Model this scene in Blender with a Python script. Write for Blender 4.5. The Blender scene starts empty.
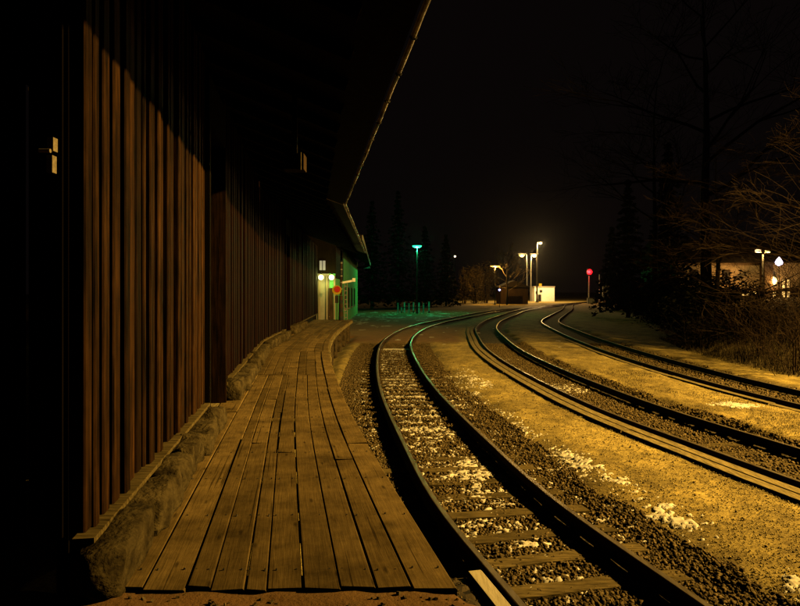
import bpy, bmesh, math, random
import numpy as np
from mathutils import Vector, Matrix, noise as mnoise

# ------------------------------------------------------------------ camera / world / exposure
sc = bpy.context.scene
C = sc.collection
F, CX, HY, CAMZ = 622.0, 400.0, 292.0, 2.81
cd = bpy.data.cameras.new('camera'); cam = bpy.data.objects.new('camera', cd); C.objects.link(cam)
cam.location = (0, 0, CAMZ); cam.rotation_euler = (math.radians(90), 0, 0)
cd.sensor_width = 36.0; cd.lens = 36.0 * F / 800.0
cd.shift_y = -(303 - HY) / 800.0
cd.clip_start = 0.05; cd.clip_end = 2000
sc.camera = cam
w = bpy.data.worlds.new('World'); sc.world = w; w.use_nodes = True
bgn = w.node_tree.nodes['Background']
bgn.inputs['Color'].default_value = (1.0, 0.66, 0.62, 1); bgn.inputs['Strength'].default_value = 0.0021   # night sky
sc.view_settings.view_transform = 'Standard'; sc.view_settings.look = 'None'
sc.view_settings.gamma = 1.0; sc.view_settings.exposure = 0.0
sc.render.engine = 'CYCLES'
try:
    sc.cycles.use_denoising = True; sc.cycles.denoiser = 'OPENIMAGEDENOISE'
except Exception: pass
sc.cycles.max_bounces = 5; sc.cycles.diffuse_bounces = 0; sc.cycles.glossy_bounces = 2
sc.cycles.sample_clamp_indirect = 4.0

SODIUM = (1.0, 0.60, 0.125)
YARD_POWER = 105000
rng = random.Random(7)
nrng = np.random.default_rng(11)

def at(px, py, Y):
    return Vector(((px - CX) / F * Y, Y, CAMZ - (py - HY) / F * Y))

# ------------------------------------------------------------------ mesh helpers
class MB:
    def __init__(s): s.v = []; s.f = []; s.mi = []; s.cur = 0
    def face(s, idx): s.f.append(idx); s.mi.append(s.cur)
    def add(s, vs, fs):
        b = len(s.v); s.v.extend([tuple(p) for p in vs])
        for f in fs: s.face([b + i for i in f])
    def obox(s, c, u, n, k, a, b, h):
        """oriented box: centre c, unit axes u n k, half sizes a b h"""
        c, u, n, k = Vector(c), Vector(u), Vector(n), Vector(k)
        vs = [c + u * (a * i) + n * (b * j) + k * (h * l) for i in (-1, 1) for j in (-1, 1) for l in (-1, 1)]
        fs = [(0, 1, 3, 2), (4, 6, 7, 5), (0, 4, 5, 1), (2, 3, 7, 6), (0, 2, 6, 4), (1, 5, 7, 3)]
        if u.cross(n).dot(k) < 0: fs = [f[::-1] for f in fs]
        s.add(vs, fs); return s
    def box(s, x0, x1, y0, y1, z0, z1):
        return s.obox(((x0 + x1) / 2, (y0 + y1) / 2, (z0 + z1) / 2), (1, 0, 0), (0, 1, 0), (0, 0, 1), (x1 - x0) / 2, (y1 - y0) / 2, (z1 - z0) / 2)
    def tube(s, pts, rad, n=8, caps=True):
        pts = [Vector(p) for p in pts]
        if not isinstance(rad, (list, tuple)): rad = [rad] * len(pts)
        b = len(s.v); m = len(pts)
        for i, p in enumerate(pts):
            t = (pts[min(i + 1, m - 1)] - pts[max(i - 1, 0)])
            t = t.normalized() if t.length > 1e-9 else Vector((0, 0, 1))
            a = t.cross(Vector((0, 0, 1)) if abs(t.z) < 0.95 else Vector((1, 0, 0))).normalized(); c = t.cross(a)
            for j in range(n):
                an = 2 * math.pi * j / n
                q = p + a * (rad[i] * math.cos(an)) + c * (rad[i] * math.sin(an)); s.v.append((q.x, q.y, q.z))
        for i in range(m - 1):
            for j in range(n):
                j2 = (j + 1) % n
                s.face([b + i * n + j, b + i * n + j2, b + (i + 1) * n + j2, b + (i + 1) * n + j])
        if caps:
            s.face([b + j for j in range(n)][::-1]); s.face([b + (m - 1) * n + j for j in range(n)])
        return s
    def lathe(s, c, prof, n=16):
        """prof: list of (r, z) from bottom to top around centre c"""
        c = Vector(c); b = len(s.v)
        for r, z in prof:
            for j in range(n):
                an = 2 * math.pi * j / n; s.v.append((c.x + r * math.cos(an), c.y + r * math.sin(an), c.z + z))
        for i in range(len(prof) - 1):
            for j in range(n):
                j2 = (j + 1) % n
                s.face([b + i * n + j, b + i * n + j2, b + (i + 1) * n + j2, b + (i + 1) * n + j])
        s.face([b + j for j in range(n)][::-1]); s.face([b + (len(prof) - 1) * n + j for j in range(n)])
        return s
    def sweep(s, pts, nrm, prof, caps=True):
        """sweep closed profile [(lateral, z)] along pts with lateral directions nrm"""
        b = len(s.v); k = len(prof)
        for p, n in zip(pts, nrm):
            for (l, z) in prof: s.v.append((p[0] + n[0] * l, p[1] + n[1] * l, p[2] + z))
        for i in range(len(pts) - 1):
            for j in range(k):
                j2 = (j + 1) % k
                s.face([b + i * k + j, b + (i + 1) * k + j, b + (i + 1) * k + j2, b + i * k + j2])
        if caps:
            s.face([b + j for j in range(k)]); s.face([b + (len(pts) - 1) * k + j for j in range(k)][::-1])
        return s
    def build(s, name, mats, parent=None, smooth=False):
        me = bpy.data.meshes.new(name)
        base = Vector(parent['_b']) if parent is not None and '_b' in parent else Vector((0, 0, 0))
        if parent is not None and base.length:
            vs = [(x - base.x, y - base.y, z - base.z) for x, y, z in s.v]
        else: vs = s.v
        me.from_pydata(vs, [], s.f)
        if not isinstance(mats, (list, tuple)): mats = [mats]
        for m in mats: me.materials.append(m)
        if len(mats) > 1: me.polygons.foreach_set('material_index', s.mi)
        if smooth: me.polygons.foreach_set('use_smooth', [True] * len(me.polygons))
        me.update()
        o = bpy.data.objects.new(name, me); C.objects.link(o)
        if parent is not None:
            o.parent = parent; o['_b'] = tuple(base)
        return o

def np_mesh(name, V, Fq, mat, parent=None, smooth=False):
    """numpy verts (n,3), faces (m,k) all same k"""
    me = bpy.data.meshes.new(name); m, k = Fq.shape
    me.vertices.add(len(V)); me.vertices.foreach_set('co', np.asarray(V, dtype=np.float32).ravel())
    me.loops.add(m * k); me.loops.foreach_set('vertex_index', Fq.astype(np.int32).ravel())
    me.polygons.add(m); me.polygons.foreach_set('loop_start', np.arange(0, m * k, k, dtype=np.int32))
    if smooth: me.polygons.foreach_set('use_smooth', np.ones(m, dtype=bool))
    me.materials.append(mat); me.update(calc_edges=True); me.validate()
    o = bpy.data.objects.new(name, me); C.objects.link(o)
    if parent is not None: o.parent = parent
    return o

def tag(o, label, cat, group=None, kind=None):
    o['label'] = label; o['category'] = cat
    if group: o['group'] = group
    if kind: o['kind'] = kind
    return o
def thing(name, label, cat, base=(0, 0, 0), group=None):
    o = bpy.data.objects.new(name, None); C.objects.link(o); o.location = base; o['_b'] = tuple(base)
    o.empty_display_size = 0.2
    return tag(o, label, cat, group)
def structure(o, label=None):
    o['kind'] = 'structure'
    if label: o['label'] = label
    return o
def copy_tree(o, loc, label, rz=0.0, scale=1.0):
    r = o.copy(); C.objects.link(r); r.location = loc; r.rotation_euler = (0, 0, rz); r.scale = (scale,) * 3; r['label'] = label
    for ch in list(o.children):
        c = ch.copy(); C.objects.link(c); c.parent = r
        for g in list(ch.children):
            d = g.copy(); C.objects.link(d); d.parent = c
    return r

# ------------------------------------------------------------------ materials
def new_mat(name):
    m = bpy.data.materials.new(name); m.use_nodes = True
    nt = m.node_tree; return m, nt, nt.nodes['Principled BSDF']
def rgba(c): return (c[0], c[1], c[2], 1)
def noisy(name, c1, c2, scale=4.0, rough=0.85, bump=0.3, stretch=(1, 1, 1), metallic=0.0, blotch=0.0, crack=False, detail=6, per_object=0.0, bump_scale=None, dist=0.02, spec=0.04, contrast=(0.35, 0.65), grain=False):
    m, nt, p = new_mat(name); N, L = nt.nodes, nt.links
    geo = N.new('ShaderNodeNewGeometry'); mp = N.new('ShaderNodeMapping'); mp.inputs['Scale'].default_value = stretch
    src = geo.outputs['Position']
    if grain:
        ga = N.new('ShaderNodeAttribute'); ga.attribute_name = 'grain'; src = ga.outputs['Vector']
    L.new(src, mp.inputs['Vector'])
    n = N.new('ShaderNodeTexNoise'); n.inputs['Scale'].default_value = scale; n.inputs['Detail'].default_value = detail; n.inputs['Roughness'].default_value = 0.65
    L.new(mp.outputs['Vector'], n.inputs['Vector'])
    r = N.new('ShaderNodeValToRGB'); r.color_ramp.elements[0].position = contrast[0]; r.color_ramp.elements[1].position = contrast[1]
    r.color_ramp.elements[0].color = rgba(c1); r.color_ramp.elements[1].color = rgba(c2)
    L.new(n.outputs['Fac'], r.inputs['Fac']); col = r.outputs['Color']
    if per_object:
        oi = N.new('ShaderNodeObjectInfo'); mr = N.new('ShaderNodeMapRange'); mr.inputs['To Min'].default_value = 1 - per_object; mr.inputs['To Max'].default_value = 1 + per_object
        L.new(oi.outputs['Random'], mr.inputs['Value'])
        ad = N.new('ShaderNodeVectorMath'); ad.operation = 'ADD'; L.new(src, ad.inputs[0])
        cb = N.new('ShaderNodeVectorMath'); cb.operation = 'SCALE'; cb.inputs[0].default_value = (7, 13, 5); L.new(oi.outputs['Random'], cb.inputs['Scale'])
        L.new(cb.outputs[0], ad.inputs[1]); L.new(ad.outputs[0], mp.inputs['Vector'])
        vm = N.new('ShaderNodeVectorMath'); vm.operation = 'SCALE'; L.new(col, vm.inputs[0]); L.new(mr.outputs[0], vm.inputs['Scale']); col = vm.outputs[0]
    if crack:
        mc = N.new('ShaderNodeMapping'); mc.inputs['Scale'].default_value = (38, 0.55, 1); L.new(src if not per_object else ad.outputs[0], mc.inputs['Vector'])
        nc = N.new('ShaderNodeTexNoise'); nc.inputs['Scale'].default_value = 1.0; nc.inputs['Detail'].default_value = 3; L.new(mc.outputs[0], nc.inputs['Vector'])
        cc = N.new('ShaderNodeMapRange'); cc.inputs['From Min'].default_value = 0.30; cc.inputs['From Max'].default_value = 0.36; cc.inputs['To Min'].default_value = 0.35; cc.inputs['To Max'].default_value = 1.0
        L.new(nc.outputs['Fac'], cc.inputs['Value'])
        mk = N.new('ShaderNodeMapping'); mk.inputs['Scale'].default_value = (9, 2.6, 1); L.new(src if not per_object else ad.outputs[0], mk.inputs['Vector'])
        vk = N.new('ShaderNodeTexVoronoi'); vk.inputs['Scale'].default_value = 1.0; L.new(mk.outputs[0], vk.inputs['Vector'])
        ck = N.new('ShaderNodeMapRange'); ck.inputs['From Min'].default_value = 0.06; ck.inputs['From Max'].default_value = 0.16; ck.inputs['To Min'].default_value = 0.4; ck.inputs['To Max'].default_value = 1.0
        L.new(vk.outputs['Distance'], ck.inputs['Value'])
        mm = N.new('ShaderNodeMath'); mm.operation = 'MULTIPLY'; L.new(cc.outputs[0], mm.inputs[0]); L.new(ck.outputs[0], mm.inputs[1])
        vc = N.new('ShaderNodeVectorMath'); vc.operation = 'SCALE'; L.new(col, vc.inputs[0]); L.new(mm.outputs[0], vc.inputs['Scale']); col = vc.outputs[0]
    if blotch:
        nb = N.new('ShaderNodeTexNoise'); nb.inputs['Scale'].default_value = 2.3; nb.inputs['Detail'].default_value = 9; nb.inputs['Roughness'].default_value = 0.7
        L.new(geo.outputs['Position'], nb.inputs['Vector'])
        mb_ = N.new('ShaderNodeMapRange'); mb_.inputs['From Min'].default_value = 0.32; mb_.inputs['From Max'].default_value = 0.68; mb_.inputs['To Min'].default_value = 1 - blotch; mb_.inputs['To Max'].default_value = 1 + blotch
        L.new(nb.outputs['Fac'], mb_.inputs['Value'])
        vb = N.new('ShaderNodeVectorMath'); vb.operation = 'SCALE'; L.new(col, vb.inputs[0]); L.new(mb_.outputs[0], vb.inputs['Scale']); col = vb.outputs[0]
    L.new(col, p.inputs['Base Color'])
    p.inputs['Roughness'].default_value = rough; p.inputs['Metallic'].default_value = metallic
    p.inputs['Specular IOR Level'].default_value = spec
    if bump:
        n2 = n
        if bump_scale:
            n2 = N.new('ShaderNodeTexNoise'); n2.inputs['Scale'].default_value = bump_scale; n2.inputs['Detail'].default_value = 5
            L.new(mp.outputs['Vector'], n2.inputs['Vector'])
        b = N.new('ShaderNodeBump'); b.inputs['Strength'].default_value = bump; b.inputs['Distance'].default_value = dist
        L.new(n2.outputs['Fac'], b.inputs['Height']); L.new(b.outputs['Normal'], p.inputs['Normal'])
    return m
def emit(name, col, st):
    m, nt, p = new_mat(name)
    p.inputs['Base Color'].default_value = (0.05, 0.05, 0.05, 1)
    p.inputs['Emission Color'].default_value = rgba(col); p.inputs['Emission Strength'].default_value = st
    return m

M = {}
M['plank'] = noisy('platform_plank_wood', (0.058, 0.03906, 0.015), (0.142, 0.09765, 0.038), 3.0, 0.9, 0.7, (26, 1.3, 1), per_object=0.26, dist=0.004, contrast=(0.2, 0.8), grain=True, blotch=0.5, crack=True, spec=0.02)
M['edge_beam'] = noisy('edge_timber', (0.085, 0.0663, 0.02975), (0.221, 0.1742, 0.08075), 3.5, 0.85, 0.6, (6, 1.2, 6), per_object=0.15, dist=0.012)
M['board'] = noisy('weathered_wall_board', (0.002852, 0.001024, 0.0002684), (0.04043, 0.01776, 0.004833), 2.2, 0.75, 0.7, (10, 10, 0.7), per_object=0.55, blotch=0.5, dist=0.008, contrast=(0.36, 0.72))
M['board_dark'] = noisy('dark_wall_board', (0.001158, 0.0002437, 0.0001166), (0.01042, 0.001949, 0.0005832), 2.2, 0.75, 0.5, (10, 10, 0.6), per_object=0.35, dist=0.008, contrast=(0.36, 0.75))  # darker, redder boards for the far wall sections
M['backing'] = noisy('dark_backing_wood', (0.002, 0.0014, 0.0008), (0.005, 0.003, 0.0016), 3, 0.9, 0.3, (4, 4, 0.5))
M['soffit'] = noisy('old_roof_timber', (0.015, 0.011, 0.008), (0.04, 0.028, 0.018), 3, 0.9, 0.3, (4, 1, 4))
M['roof'] = noisy('roof_tile', (0.012, 0.0088, 0.0072), (0.024, 0.018, 0.014), 6, 0.85, 0.4)
M['gutter'] = noisy('gutter_zinc', (0.032, 0.0256, 0.0192), (0.352, 0.304, 0.24), 2.2, 0.5, 0.2, metallic=0.6, contrast=(0.42, 0.62))
M['stone'] = noisy('plinth_stone_rock', (0.01876, 0.01388, 0.006754), (0.07123, 0.05438, 0.02626), 7, 0.95, 0.9, dist=0.03, bump_scale=26, per_object=0.12)
M['sleeper'] = noisy('sleeper_wood', (0.02511, 0.01841, 0.007533), (0.1172, 0.08789, 0.03767), 4, 0.85, 0.7, (1, 10, 8), dist=0.01, per_object=0.3)
M['rail_side'] = noisy('rusty_rail_steel', (0.0162, 0.00924, 0.00546), (0.054, 0.0294, 0.0156), 14, 0.8, 0.3, metallic=0.2, dist=0.004)
M['rail_top'] = noisy('worn_rail_head', (0.1386, 0.1071, 0.0756), (0.2835, 0.2394, 0.1827), 5, 0.42, 0.1, (3, 0.6, 3), metallic=0.75, dist=0.002)
M['ballast'] = noisy('ballast_stone', (0.008, 0.006, 0.003), (0.20, 0.145, 0.07), 19, 0.85, 0.5, detail=3, dist=0.008, contrast=(0.34, 0.78))
M['snow'] = noisy('old_snow', (0.374, 0.3407, 0.2913), (0.5848, 0.5569, 0.5036), 12, 0.75, 0.6, dist=0.01, spec=0.4)
M['bark'] = noisy('bark', (0.035, 0.026, 0.018), (0.10, 0.075, 0.05), 9, 0.95, 0.6, (4, 4, 1))
M['twig'] = noisy('bare_twig', (0.008528, 0.00546, 0.003754), (0.02559, 0.01638, 0.01024), 6, 0.9, 0.0)
M['twig_dark'] = noisy('dark_twig', (0.004, 0.003, 0.0025), (0.011, 0.0075, 0.0055), 6, 0.9, 0.0)
M['needle'] = noisy('conifer_needle', (0.0048, 0.0064, 0.0032), (0.014, 0.0168, 0.008), 3, 0.9, 0.0)
M['needle_brown'] = noisy('dry_foliage', (0.04, 0.03, 0.016), (0.12, 0.085, 0.045), 3, 0.9, 0.0)
M['pier'] = noisy('pier_stone', (0.015, 0.011, 0.006), (0.07, 0.05, 0.025), 7, 0.95, 0.9, dist=0.03)
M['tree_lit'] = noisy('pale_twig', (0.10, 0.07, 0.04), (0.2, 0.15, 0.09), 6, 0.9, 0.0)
M['lamplit_plaster'] = noisy('green_lamplit_plaster', (0.07, 0.275, 0.096), (0.105, 0.3875, 0.136), 2.5, 0.9, 0.15)  # plaster with the green lamp's light mixed into its colour
M['hedge'] = noisy('dark_hedge_leaf', (0.003, 0.0035, 0.002), (0.008, 0.008, 0.0045), 4, 0.95, 0.0)
M['drygrass'] = noisy('dry_grass_blade', (0.045, 0.03375, 0.018), (0.099, 0.0765, 0.0405), 4, 0.9, 0.0)
M['plaster'] = noisy('pale_plaster', (0.1683, 0.1584, 0.1287), (0.2277, 0.2129, 0.1782), 2.5, 0.9, 0.15)
M['plaster2'] = noisy('ochre_plaster', (0.16, 0.128, 0.088), (0.208, 0.172, 0.124), 1.5, 0.9, 0.15)
M['white'] = noisy('white_paint', (0.68, 0.66, 0.62), (0.82, 0.80, 0.77), 2, 0.6, 0.05)
M['dark'] = noisy('dark_metal', (0.02, 0.02, 0.02), (0.05, 0.045, 0.04), 8, 0.6, 0.1, metallic=0.3)
M['iron'] = noisy('iron_fitting', (0.25, 0.21, 0.15), (0.45, 0.38, 0.28), 20, 0.5, 0.2, metallic=0.5)
M['galv'] = noisy('galvanised_pole', (0.112, 0.108, 0.1), (0.208, 0.2, 0.184), 6, 0.55, 0.1, metallic=0.3)
M['concrete'] = noisy('concrete', (0.24, 0.22, 0.19), (0.40, 0.37, 0.33), 5, 0.9, 0.3)
M['yellow'] = noisy('yellow_paint', (0.275, 0.2, 0.015), (0.35, 0.25, 0.025), 9, 0.6, 0.1)
M['black'] = noisy('black_paint', (0.012, 0.012, 0.012), (0.03, 0.03, 0.03), 9, 0.6, 0.1)
M['red'] = noisy('red_paint', (0.27, 0.018, 0.018), (0.36, 0.03, 0.024), 9, 0.5, 0.1)
M['wood_red'] = noisy('brown_wall_wood', (0.01788, 0.01073, 0.006435), (0.05005, 0.03039, 0.01788), 2, 0.85, 0.4, (5, 5, 0.5))
M['glass'] = noisy('dark_window_glass', (0.02, 0.02, 0.02), (0.03, 0.03, 0.03), 2, 0.08, 0.0, spec=0.6)

# ------------------------------------------------------------------ track geometry
class Spl:
    def __init__(s, pts):
        pts = sorted(pts); s.y = np.array([p[0] for p in pts], float); s.x = np.array([p[1] for p in pts], float)
        n = len(s.y); h = np.diff(s.y); A = np.zeros((n, n)); r = np.zeros(n); A[0, 0] = A[-1, -1] = 1
        for i in range(1, n - 1):
            A[i, i - 1] = h[i - 1]; A[i, i] = 2 * (h[i - 1] + h[i]); A[i, i + 1] = h[i]
            r[i] = 6 * ((s.x[i + 1] - s.x[i]) / h[i] - (s.x[i] - s.x[i - 1]) / h[i - 1])
        s.m = np.linalg.solve(A, r); s.h = h
    def __call__(s, q):
        q = np.asarray(q, float); i = np.clip(np.searchsorted(s.y, q) - 1, 0, len(s.y) - 2)
        h = s.h[i]; a = (s.y[i + 1] - q) / h; b = (q - s.y[i]) / h
        inside = a * s.x[i] + b * s.x[i + 1] + ((a ** 3 - a) * s.m[i] + (b ** 3 - b) * s.m[i + 1]) * h * h / 6
        lo = s.x[0] + (q - s.y[0]) * (s.x[1] - s.x[0]) / h[..., ] if False else None
        return inside
T1 = Spl([(-6, 5.0), (0, 3.1), (2.5, 2.45), (5.25, 1.8), (7.7, 1.24), (10.2, 0.9), (15.5, 0.34), (24, -0.12), (31, -0.22), (38, 0.15), (46, 1.2), (55, 3.2), (63, 5.7), (78, 10.2), (92, 15.3), (110, 24.2), (140, 37.5), (175, 55), (240, 92)])
T2 = Spl([(-6, 12.2), (0, 9.3), (5, 7.45), (8.6, 6.35), (10.6, 5.93), (13, 5.45), (17, 5.02), (23.5, 4.75), (30, 4.88), (36, 5.35), (43, 6.0), (50, 7.05), (59, 9.0), (73, 12.8), (92, 18.3), (113, 27.0), (140, 38.6), (175, 55.2), (240, 92.2)])
T3 = Spl([(-6, 18), (0, 15), (5, 12.6), (10, 11.0), (16.5, 9.95), (21.7, 9.8), (27, 9.95), (32, 10.3), (38, 10.9), (46, 11.9), (55, 13.3), (66, 16.4), (80, 20.8), (93, 24.9), (120, 32.5), (150, 42.4), (175, 55.0), (240, 91.8)])
EDGE = Spl([(0, 1.1), (3.47, 0.31), (5.18, -0.04), (7.4, -0.48), (12.4, -1.29), (19.4, -2.22), (25, -2.62), (31, -2.78), (38, -2.85), (60, -2.9)])
def slope(S, y): return (S(y + 0.05) - S(y - 0.05)) / 0.1
def along(S, y0, y1, off=0.0, step=0.5, z=0.0):
    ys = [y0]
    while ys[-1] < y1:
        ys.append(min(y1, ys[-1] + step * (1.0 if ys[-1] < 45 else 3.0)))
    pts, nr = [], []
    for y in ys:
        k = float(slope(S, y)); l = math.hypot(1, k); n = (1 / l, -k / l)   # to the right of travel
        pts.append((float(S(y)) + n[0] * off, y + n[1] * off, z)); nr.append(n)
    return pts, nr

# wall lines of the freight sheds
A0, A1 = Vector((-1.77, 3.44, 0)), Vector((-3.93, 17.7, 0))
B0, B1 = Vector((-3.93, 17.7, 0)), Vector((-5.31, 40.0, 0))
def wall_x(y):
    y = np.asarray(y, float)
    return np.where(y < 17.7, -1.77 - 0.15147 * (y - 3.44), -3.93 - 0.0618 * (y - 17.7))
PZ = 1.16          # platform deck height
EZ = 5.11          # eave height

# ------------------------------------------------------------------ noise on grids
def vnoise(x, y, seed):
    xi = np.floor(x).astype(np.int64); yi = np.floor(y).astype(np.int64); fx = x - xi; fy = y - yi
    fx = fx * fx * (3 - 2 * fx); fy = fy * fy * (3 - 2 * fy)
    def hsh(a, b):
        n = (a * 374761393 + b * 668265263 + seed * 1274126177) & 0xFFFFFFFF
        n = ((n ^ (n >> 13)) * 1274126177) & 0xFFFFFFFF
        return ((n ^ (n >> 16)) & 0xFFFF) / 65535.0
    return (hsh(xi, yi) * (1 - fx) + hsh(xi + 1, yi) * fx) * (1 - fy) + (hsh(xi, yi + 1) * (1 - fx) + hsh(xi + 1, yi + 1) * fx) * fy
def fbm(x, y, seed, o=4):
    t = 0; a = 0.5; s = 0
    for i in range(o):
        t = t + a * vnoise(x * 2 ** i, y * 2 ** i, seed + i); s += a; a *= 0.55
    return t / s
def sstep(e0, e1, v):
    t = np.clip((v - e0) / (e1 - e0), 0, 1); return t * t * (3 - 2 * t)
def lat(S, x, y):
    k = (S(y + 0.05) - S(y - 0.05)) / 0.1
    return (x - S(y)) / np.sqrt(1 + k * k)
HEDGE = Spl([(0, 19.5), (10, 15.2), (15, 13.6), (20.6, 13.0), (26, 13.3), (35, 15.2), (50, 19.6), (70, 26.5), (90, 33.5), (120, 44), (160, 62), (240, 105)])

def zones(x, y):
    yc = np.clip(y, -5.5, 239)
    d1, d2, d3 = lat(T1, x, yc), lat(T2, x, yc), lat(T3, x, yc)
    wob = (fbm(x * 0.9, y * 0.9, 3) - 0.5) * 0.9
    cross = sstep(32, 34.5, y) * (1 - sstep(49, 53, y)) * (1 - sstep(3.0, 4.0, d1))
    b1 = (1 - sstep(1.15, 2.2, d1 + wob * 1.2)) * sstep(-2.1, -1.7, d1)
    b2 = (1 - sstep(1.25, 1.7, d2 + wob)) * sstep(-1.05, -0.85, d2)
    b3 = (1 - sstep(1.2, 1.8, d3 + wob)) * sstep(-1.05, -0.85, d3)
    b = np.maximum(np.maximum(b1, b2), b3) * (1 - cross)
    return d1, d2, d3, b, cross
def gz(x, y):
    x = np.asarray(x, float); y = np.asarray(y, float)
    d1, d2, d3, b, cross = zones(x, y)
    z = 0.10 + (fbm(x * 0.7, y * 0.7, 9) - 0.5) * 0.05 + (fbm(x * 4, y * 4, 19, 3) - 0.5) * 0.018
    z = z * (1 - b) + (-0.035 + (fbm(x * 5, y * 5, 5, 3) - 0.5) * 0.03) * b
    z = z * (1 - cross) + (0.115) * cross
    # groove for the rails where the road crosses
    for d in (d1,):
        g = cross * ((np.abs(np.abs(d) - 0.755) < 0.14))
        z = np.where(g > 0.3, 0.02, z)
    # under and left of the platform
    e = np.where(y < 38, EDGE(np.clip(y, 0, 59)), -50)
    under = (1 - sstep(-0.15, 0.35, x - e)) * (y < 38)
    z = z * (1 - under) + 0.0 * under
    # earth ramp at the near end of the platform
    ramp = (1 - sstep(3.456, 3.469, y)) * (1 - sstep(0.30, 0.95, x + (fbm(x * 3, y * 3, 77) - 0.5) * 0.3))
    z = z * (1 - ramp) + (PZ - 0.018 + (fbm(x * 14, y * 14, 21, 4) - 0.5) * 0.05) * ramp
    fill = (1 - sstep(5.85, 6.1, y)) * (1 - sstep(-0.95, -0.86, d1)) * (1 - ramp) * (x > e - 0.3)
    z = z * (1 - fill) + (0.11 + (fbm(x * 9, y * 9, 31, 4) - 0.5) * 0.07) * fill
    # bank on the right
    hx = HEDGE(np.clip(y, 0, 239)); z = z + np.minimum(2.2, np.maximum(0, x - hx) * 0.16)
    return z

# ------------------------------------------------------------------ ground sheet
def ground_material():
    m, nt, p = new_mat('ground_soil_gravel_asphalt'); N, L = nt.nodes, nt.links
    geo = N.new('ShaderNodeNewGeometry')
    def noise(s, d=6, st=None, rough=0.65):
        n = N.new('ShaderNodeTexNoise'); n.inputs['Scale'].default_value = s; n.inputs['Detail'].default_value = d; n.inputs['Roughness'].default_value = rough
        if st:
            mp = N.new('ShaderNodeMapping'); mp.inputs['Scale'].default_value = st; L.new(geo.outputs['Position'], mp.inputs['Vector']); L.new(mp.outputs[0], n.inputs['Vector'])
        else: L.new(geo.outputs['Position'], n.inputs['Vector'])
        return n.outputs['Fac']
    def ramp(f, *st):
        r = N.new('ShaderNodeValToRGB'); e = r.color_ramp.elements
        e[0].position, e[0].color = st[0][0], rgba(st[0][1]); e[1].position, e[1].color = st[1][0], rgba(st[1][1])
        for pos, c in st[2:]:
            q = e.new(pos); q.color = rgba(c)
        L.new(f, r.inputs['Fac']); return r.outputs['Color']
    def mix(f, a, b, mode='MIX'):
        x = N.new('ShaderNodeMix'); x.data_type = 'RGBA'; x.blend_type = mode
        if isinstance(f, float): x.inputs[0].default_value = f
        else: L.new(f, x.inputs[0])
        L.new(a, x.inputs[6]); L.new(b, x.inputs[7]); return x.outputs[2]
    def attr(n):
        a = N.new('ShaderNodeAttribute'); a.attribute_name = n; return a.outputs['Fac']
    soil = ramp(noise(1.3, 8), (0.3, (0.17, 0.135, 0.042)), (0.68, (0.44, 0.345, 0.112)))
    fine = ramp(noise(38, 4), (0.3, (0.55, 0.53, 0.5)), (0.7, (1.25, 1.22, 1.15)))
    soil = mix(1.0, soil, fine, 'MULTIPLY')
    soil = mix(1.0, soil, ramp(noise(0.55, 10, (1.6, 0.7, 1), 0.72), (0.36, (0.42, 0.40, 0.38)), (0.60, (1.1, 1.1, 1.1))), 'MULTIPLY')
    soil = mix(1.0, soil, ramp(noise(7, 8, None, 0.75), (0.38, (0.55, 0.53, 0.5)), (0.56, (1.08, 1.08, 1.08))), 'MULTIPLY')
    v = N.new('ShaderNodeTexVoronoi'); v.inputs['Scale'].default_value = 17; L.new(geo.outputs['Position'], v.inputs['Vector'])
    sep = N.new('ShaderNodeSeparateColor'); L.new(v.outputs['Color'], sep.inputs[0])
    bal = ramp(sep.outputs[0], (0.1, (0.008, 0.006, 0.004)), (0.95, (0.07, 0.05, 0.025)))
    asph = ramp(noise(2.2, 8), (0.3, (0.085, 0.043, 0.016)), (0.7, (0.17, 0.088, 0.034)))
    grass = ramp(noise(3, 8), (0.3, (0.02, 0.017, 0.010)), (0.7, (0.06, 0.048, 0.028)))
    c = mix(attr('ballast'), soil, bal); c = mix(attr('asphalt'), c, asph); c = mix(attr('verge'), c, grass)
    L.new(c, p.inputs['Base Color']); p.inputs['Roughness'].default_value = 0.92; p.inputs['Specular IOR Level'].default_value = 0.2
    b = N.new('ShaderNodeBump'); b.inputs['Strength'].default_value = 0.55; b.inputs['Distance'].default_value = 0.025
    L.new(noise(30, 6), b.inputs['Height']); L.new(b.outputs[0], p.inputs['Normal'])
    return m
def grid_axis(segs):
    out = []
    for a, b, s in segs:
        out.extend(np.arange(a, b, s))
    return np.array(out + [segs[-1][1]])
gx = grid_axis([(-420, -60, 60), (-60, -8, 4), (-8, -3, 0.5), (-3, 16, 0.11), (16, 40, 1.0), (40, 120, 5), (120, 480, 60)])
gy = grid_axis([(-30, 2, 2), (2, 3.2, 0.3), (3.2, 3.44, 0.03), (3.455, 3.47, 0.015), (3.485, 22, 0.11), (22, 45, 0.25), (45, 110, 1.0), (110, 260, 5), (260, 700, 60)])
GX, GY = np.meshgrid(gx, gy)
gyc = np.clip(GY, -5, 239)
GZ = gz(GX, gyc)
V = np.stack([GX.ravel(), GY.ravel(), GZ.ravel()], 1)
nx, ny = len(gx), len(gy)
i = np.arange(nx * ny).reshape(ny, nx)
Fq = np.stack([i[:-1, :-1].ravel(), i[:-1, 1:].ravel(), i[1:, 1:].ravel(), i[1:, :-1].ravel()], 1)
ground = np_mesh('ground', V, Fq, ground_material(), smooth=True)
_, _, _, zb, zc = zones(GX, gyc)
vfar = (1 - sstep(13, 17, GX)) * sstep(92, 97, GY) * (1 - sstep(-6, -3.5, lat(T1, GX, gyc)))
vg = sstep(-0.6, 0.5, GX - HEDGE(np.clip(GY, 0, 239)) + (fbm(GX, GY, 41) - 0.5) * 1.2)
ram = ((GY < 3.46) & (GX < 0.9)).astype(float)
asph = np.maximum(zc, ((GY > 37) & (GY < 96)) * (1 - sstep(-1.0, 0.5, lat(T1, GX, gyc) + 1.5)))
asph = np.maximum(asph, ram * 0.9)
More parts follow.
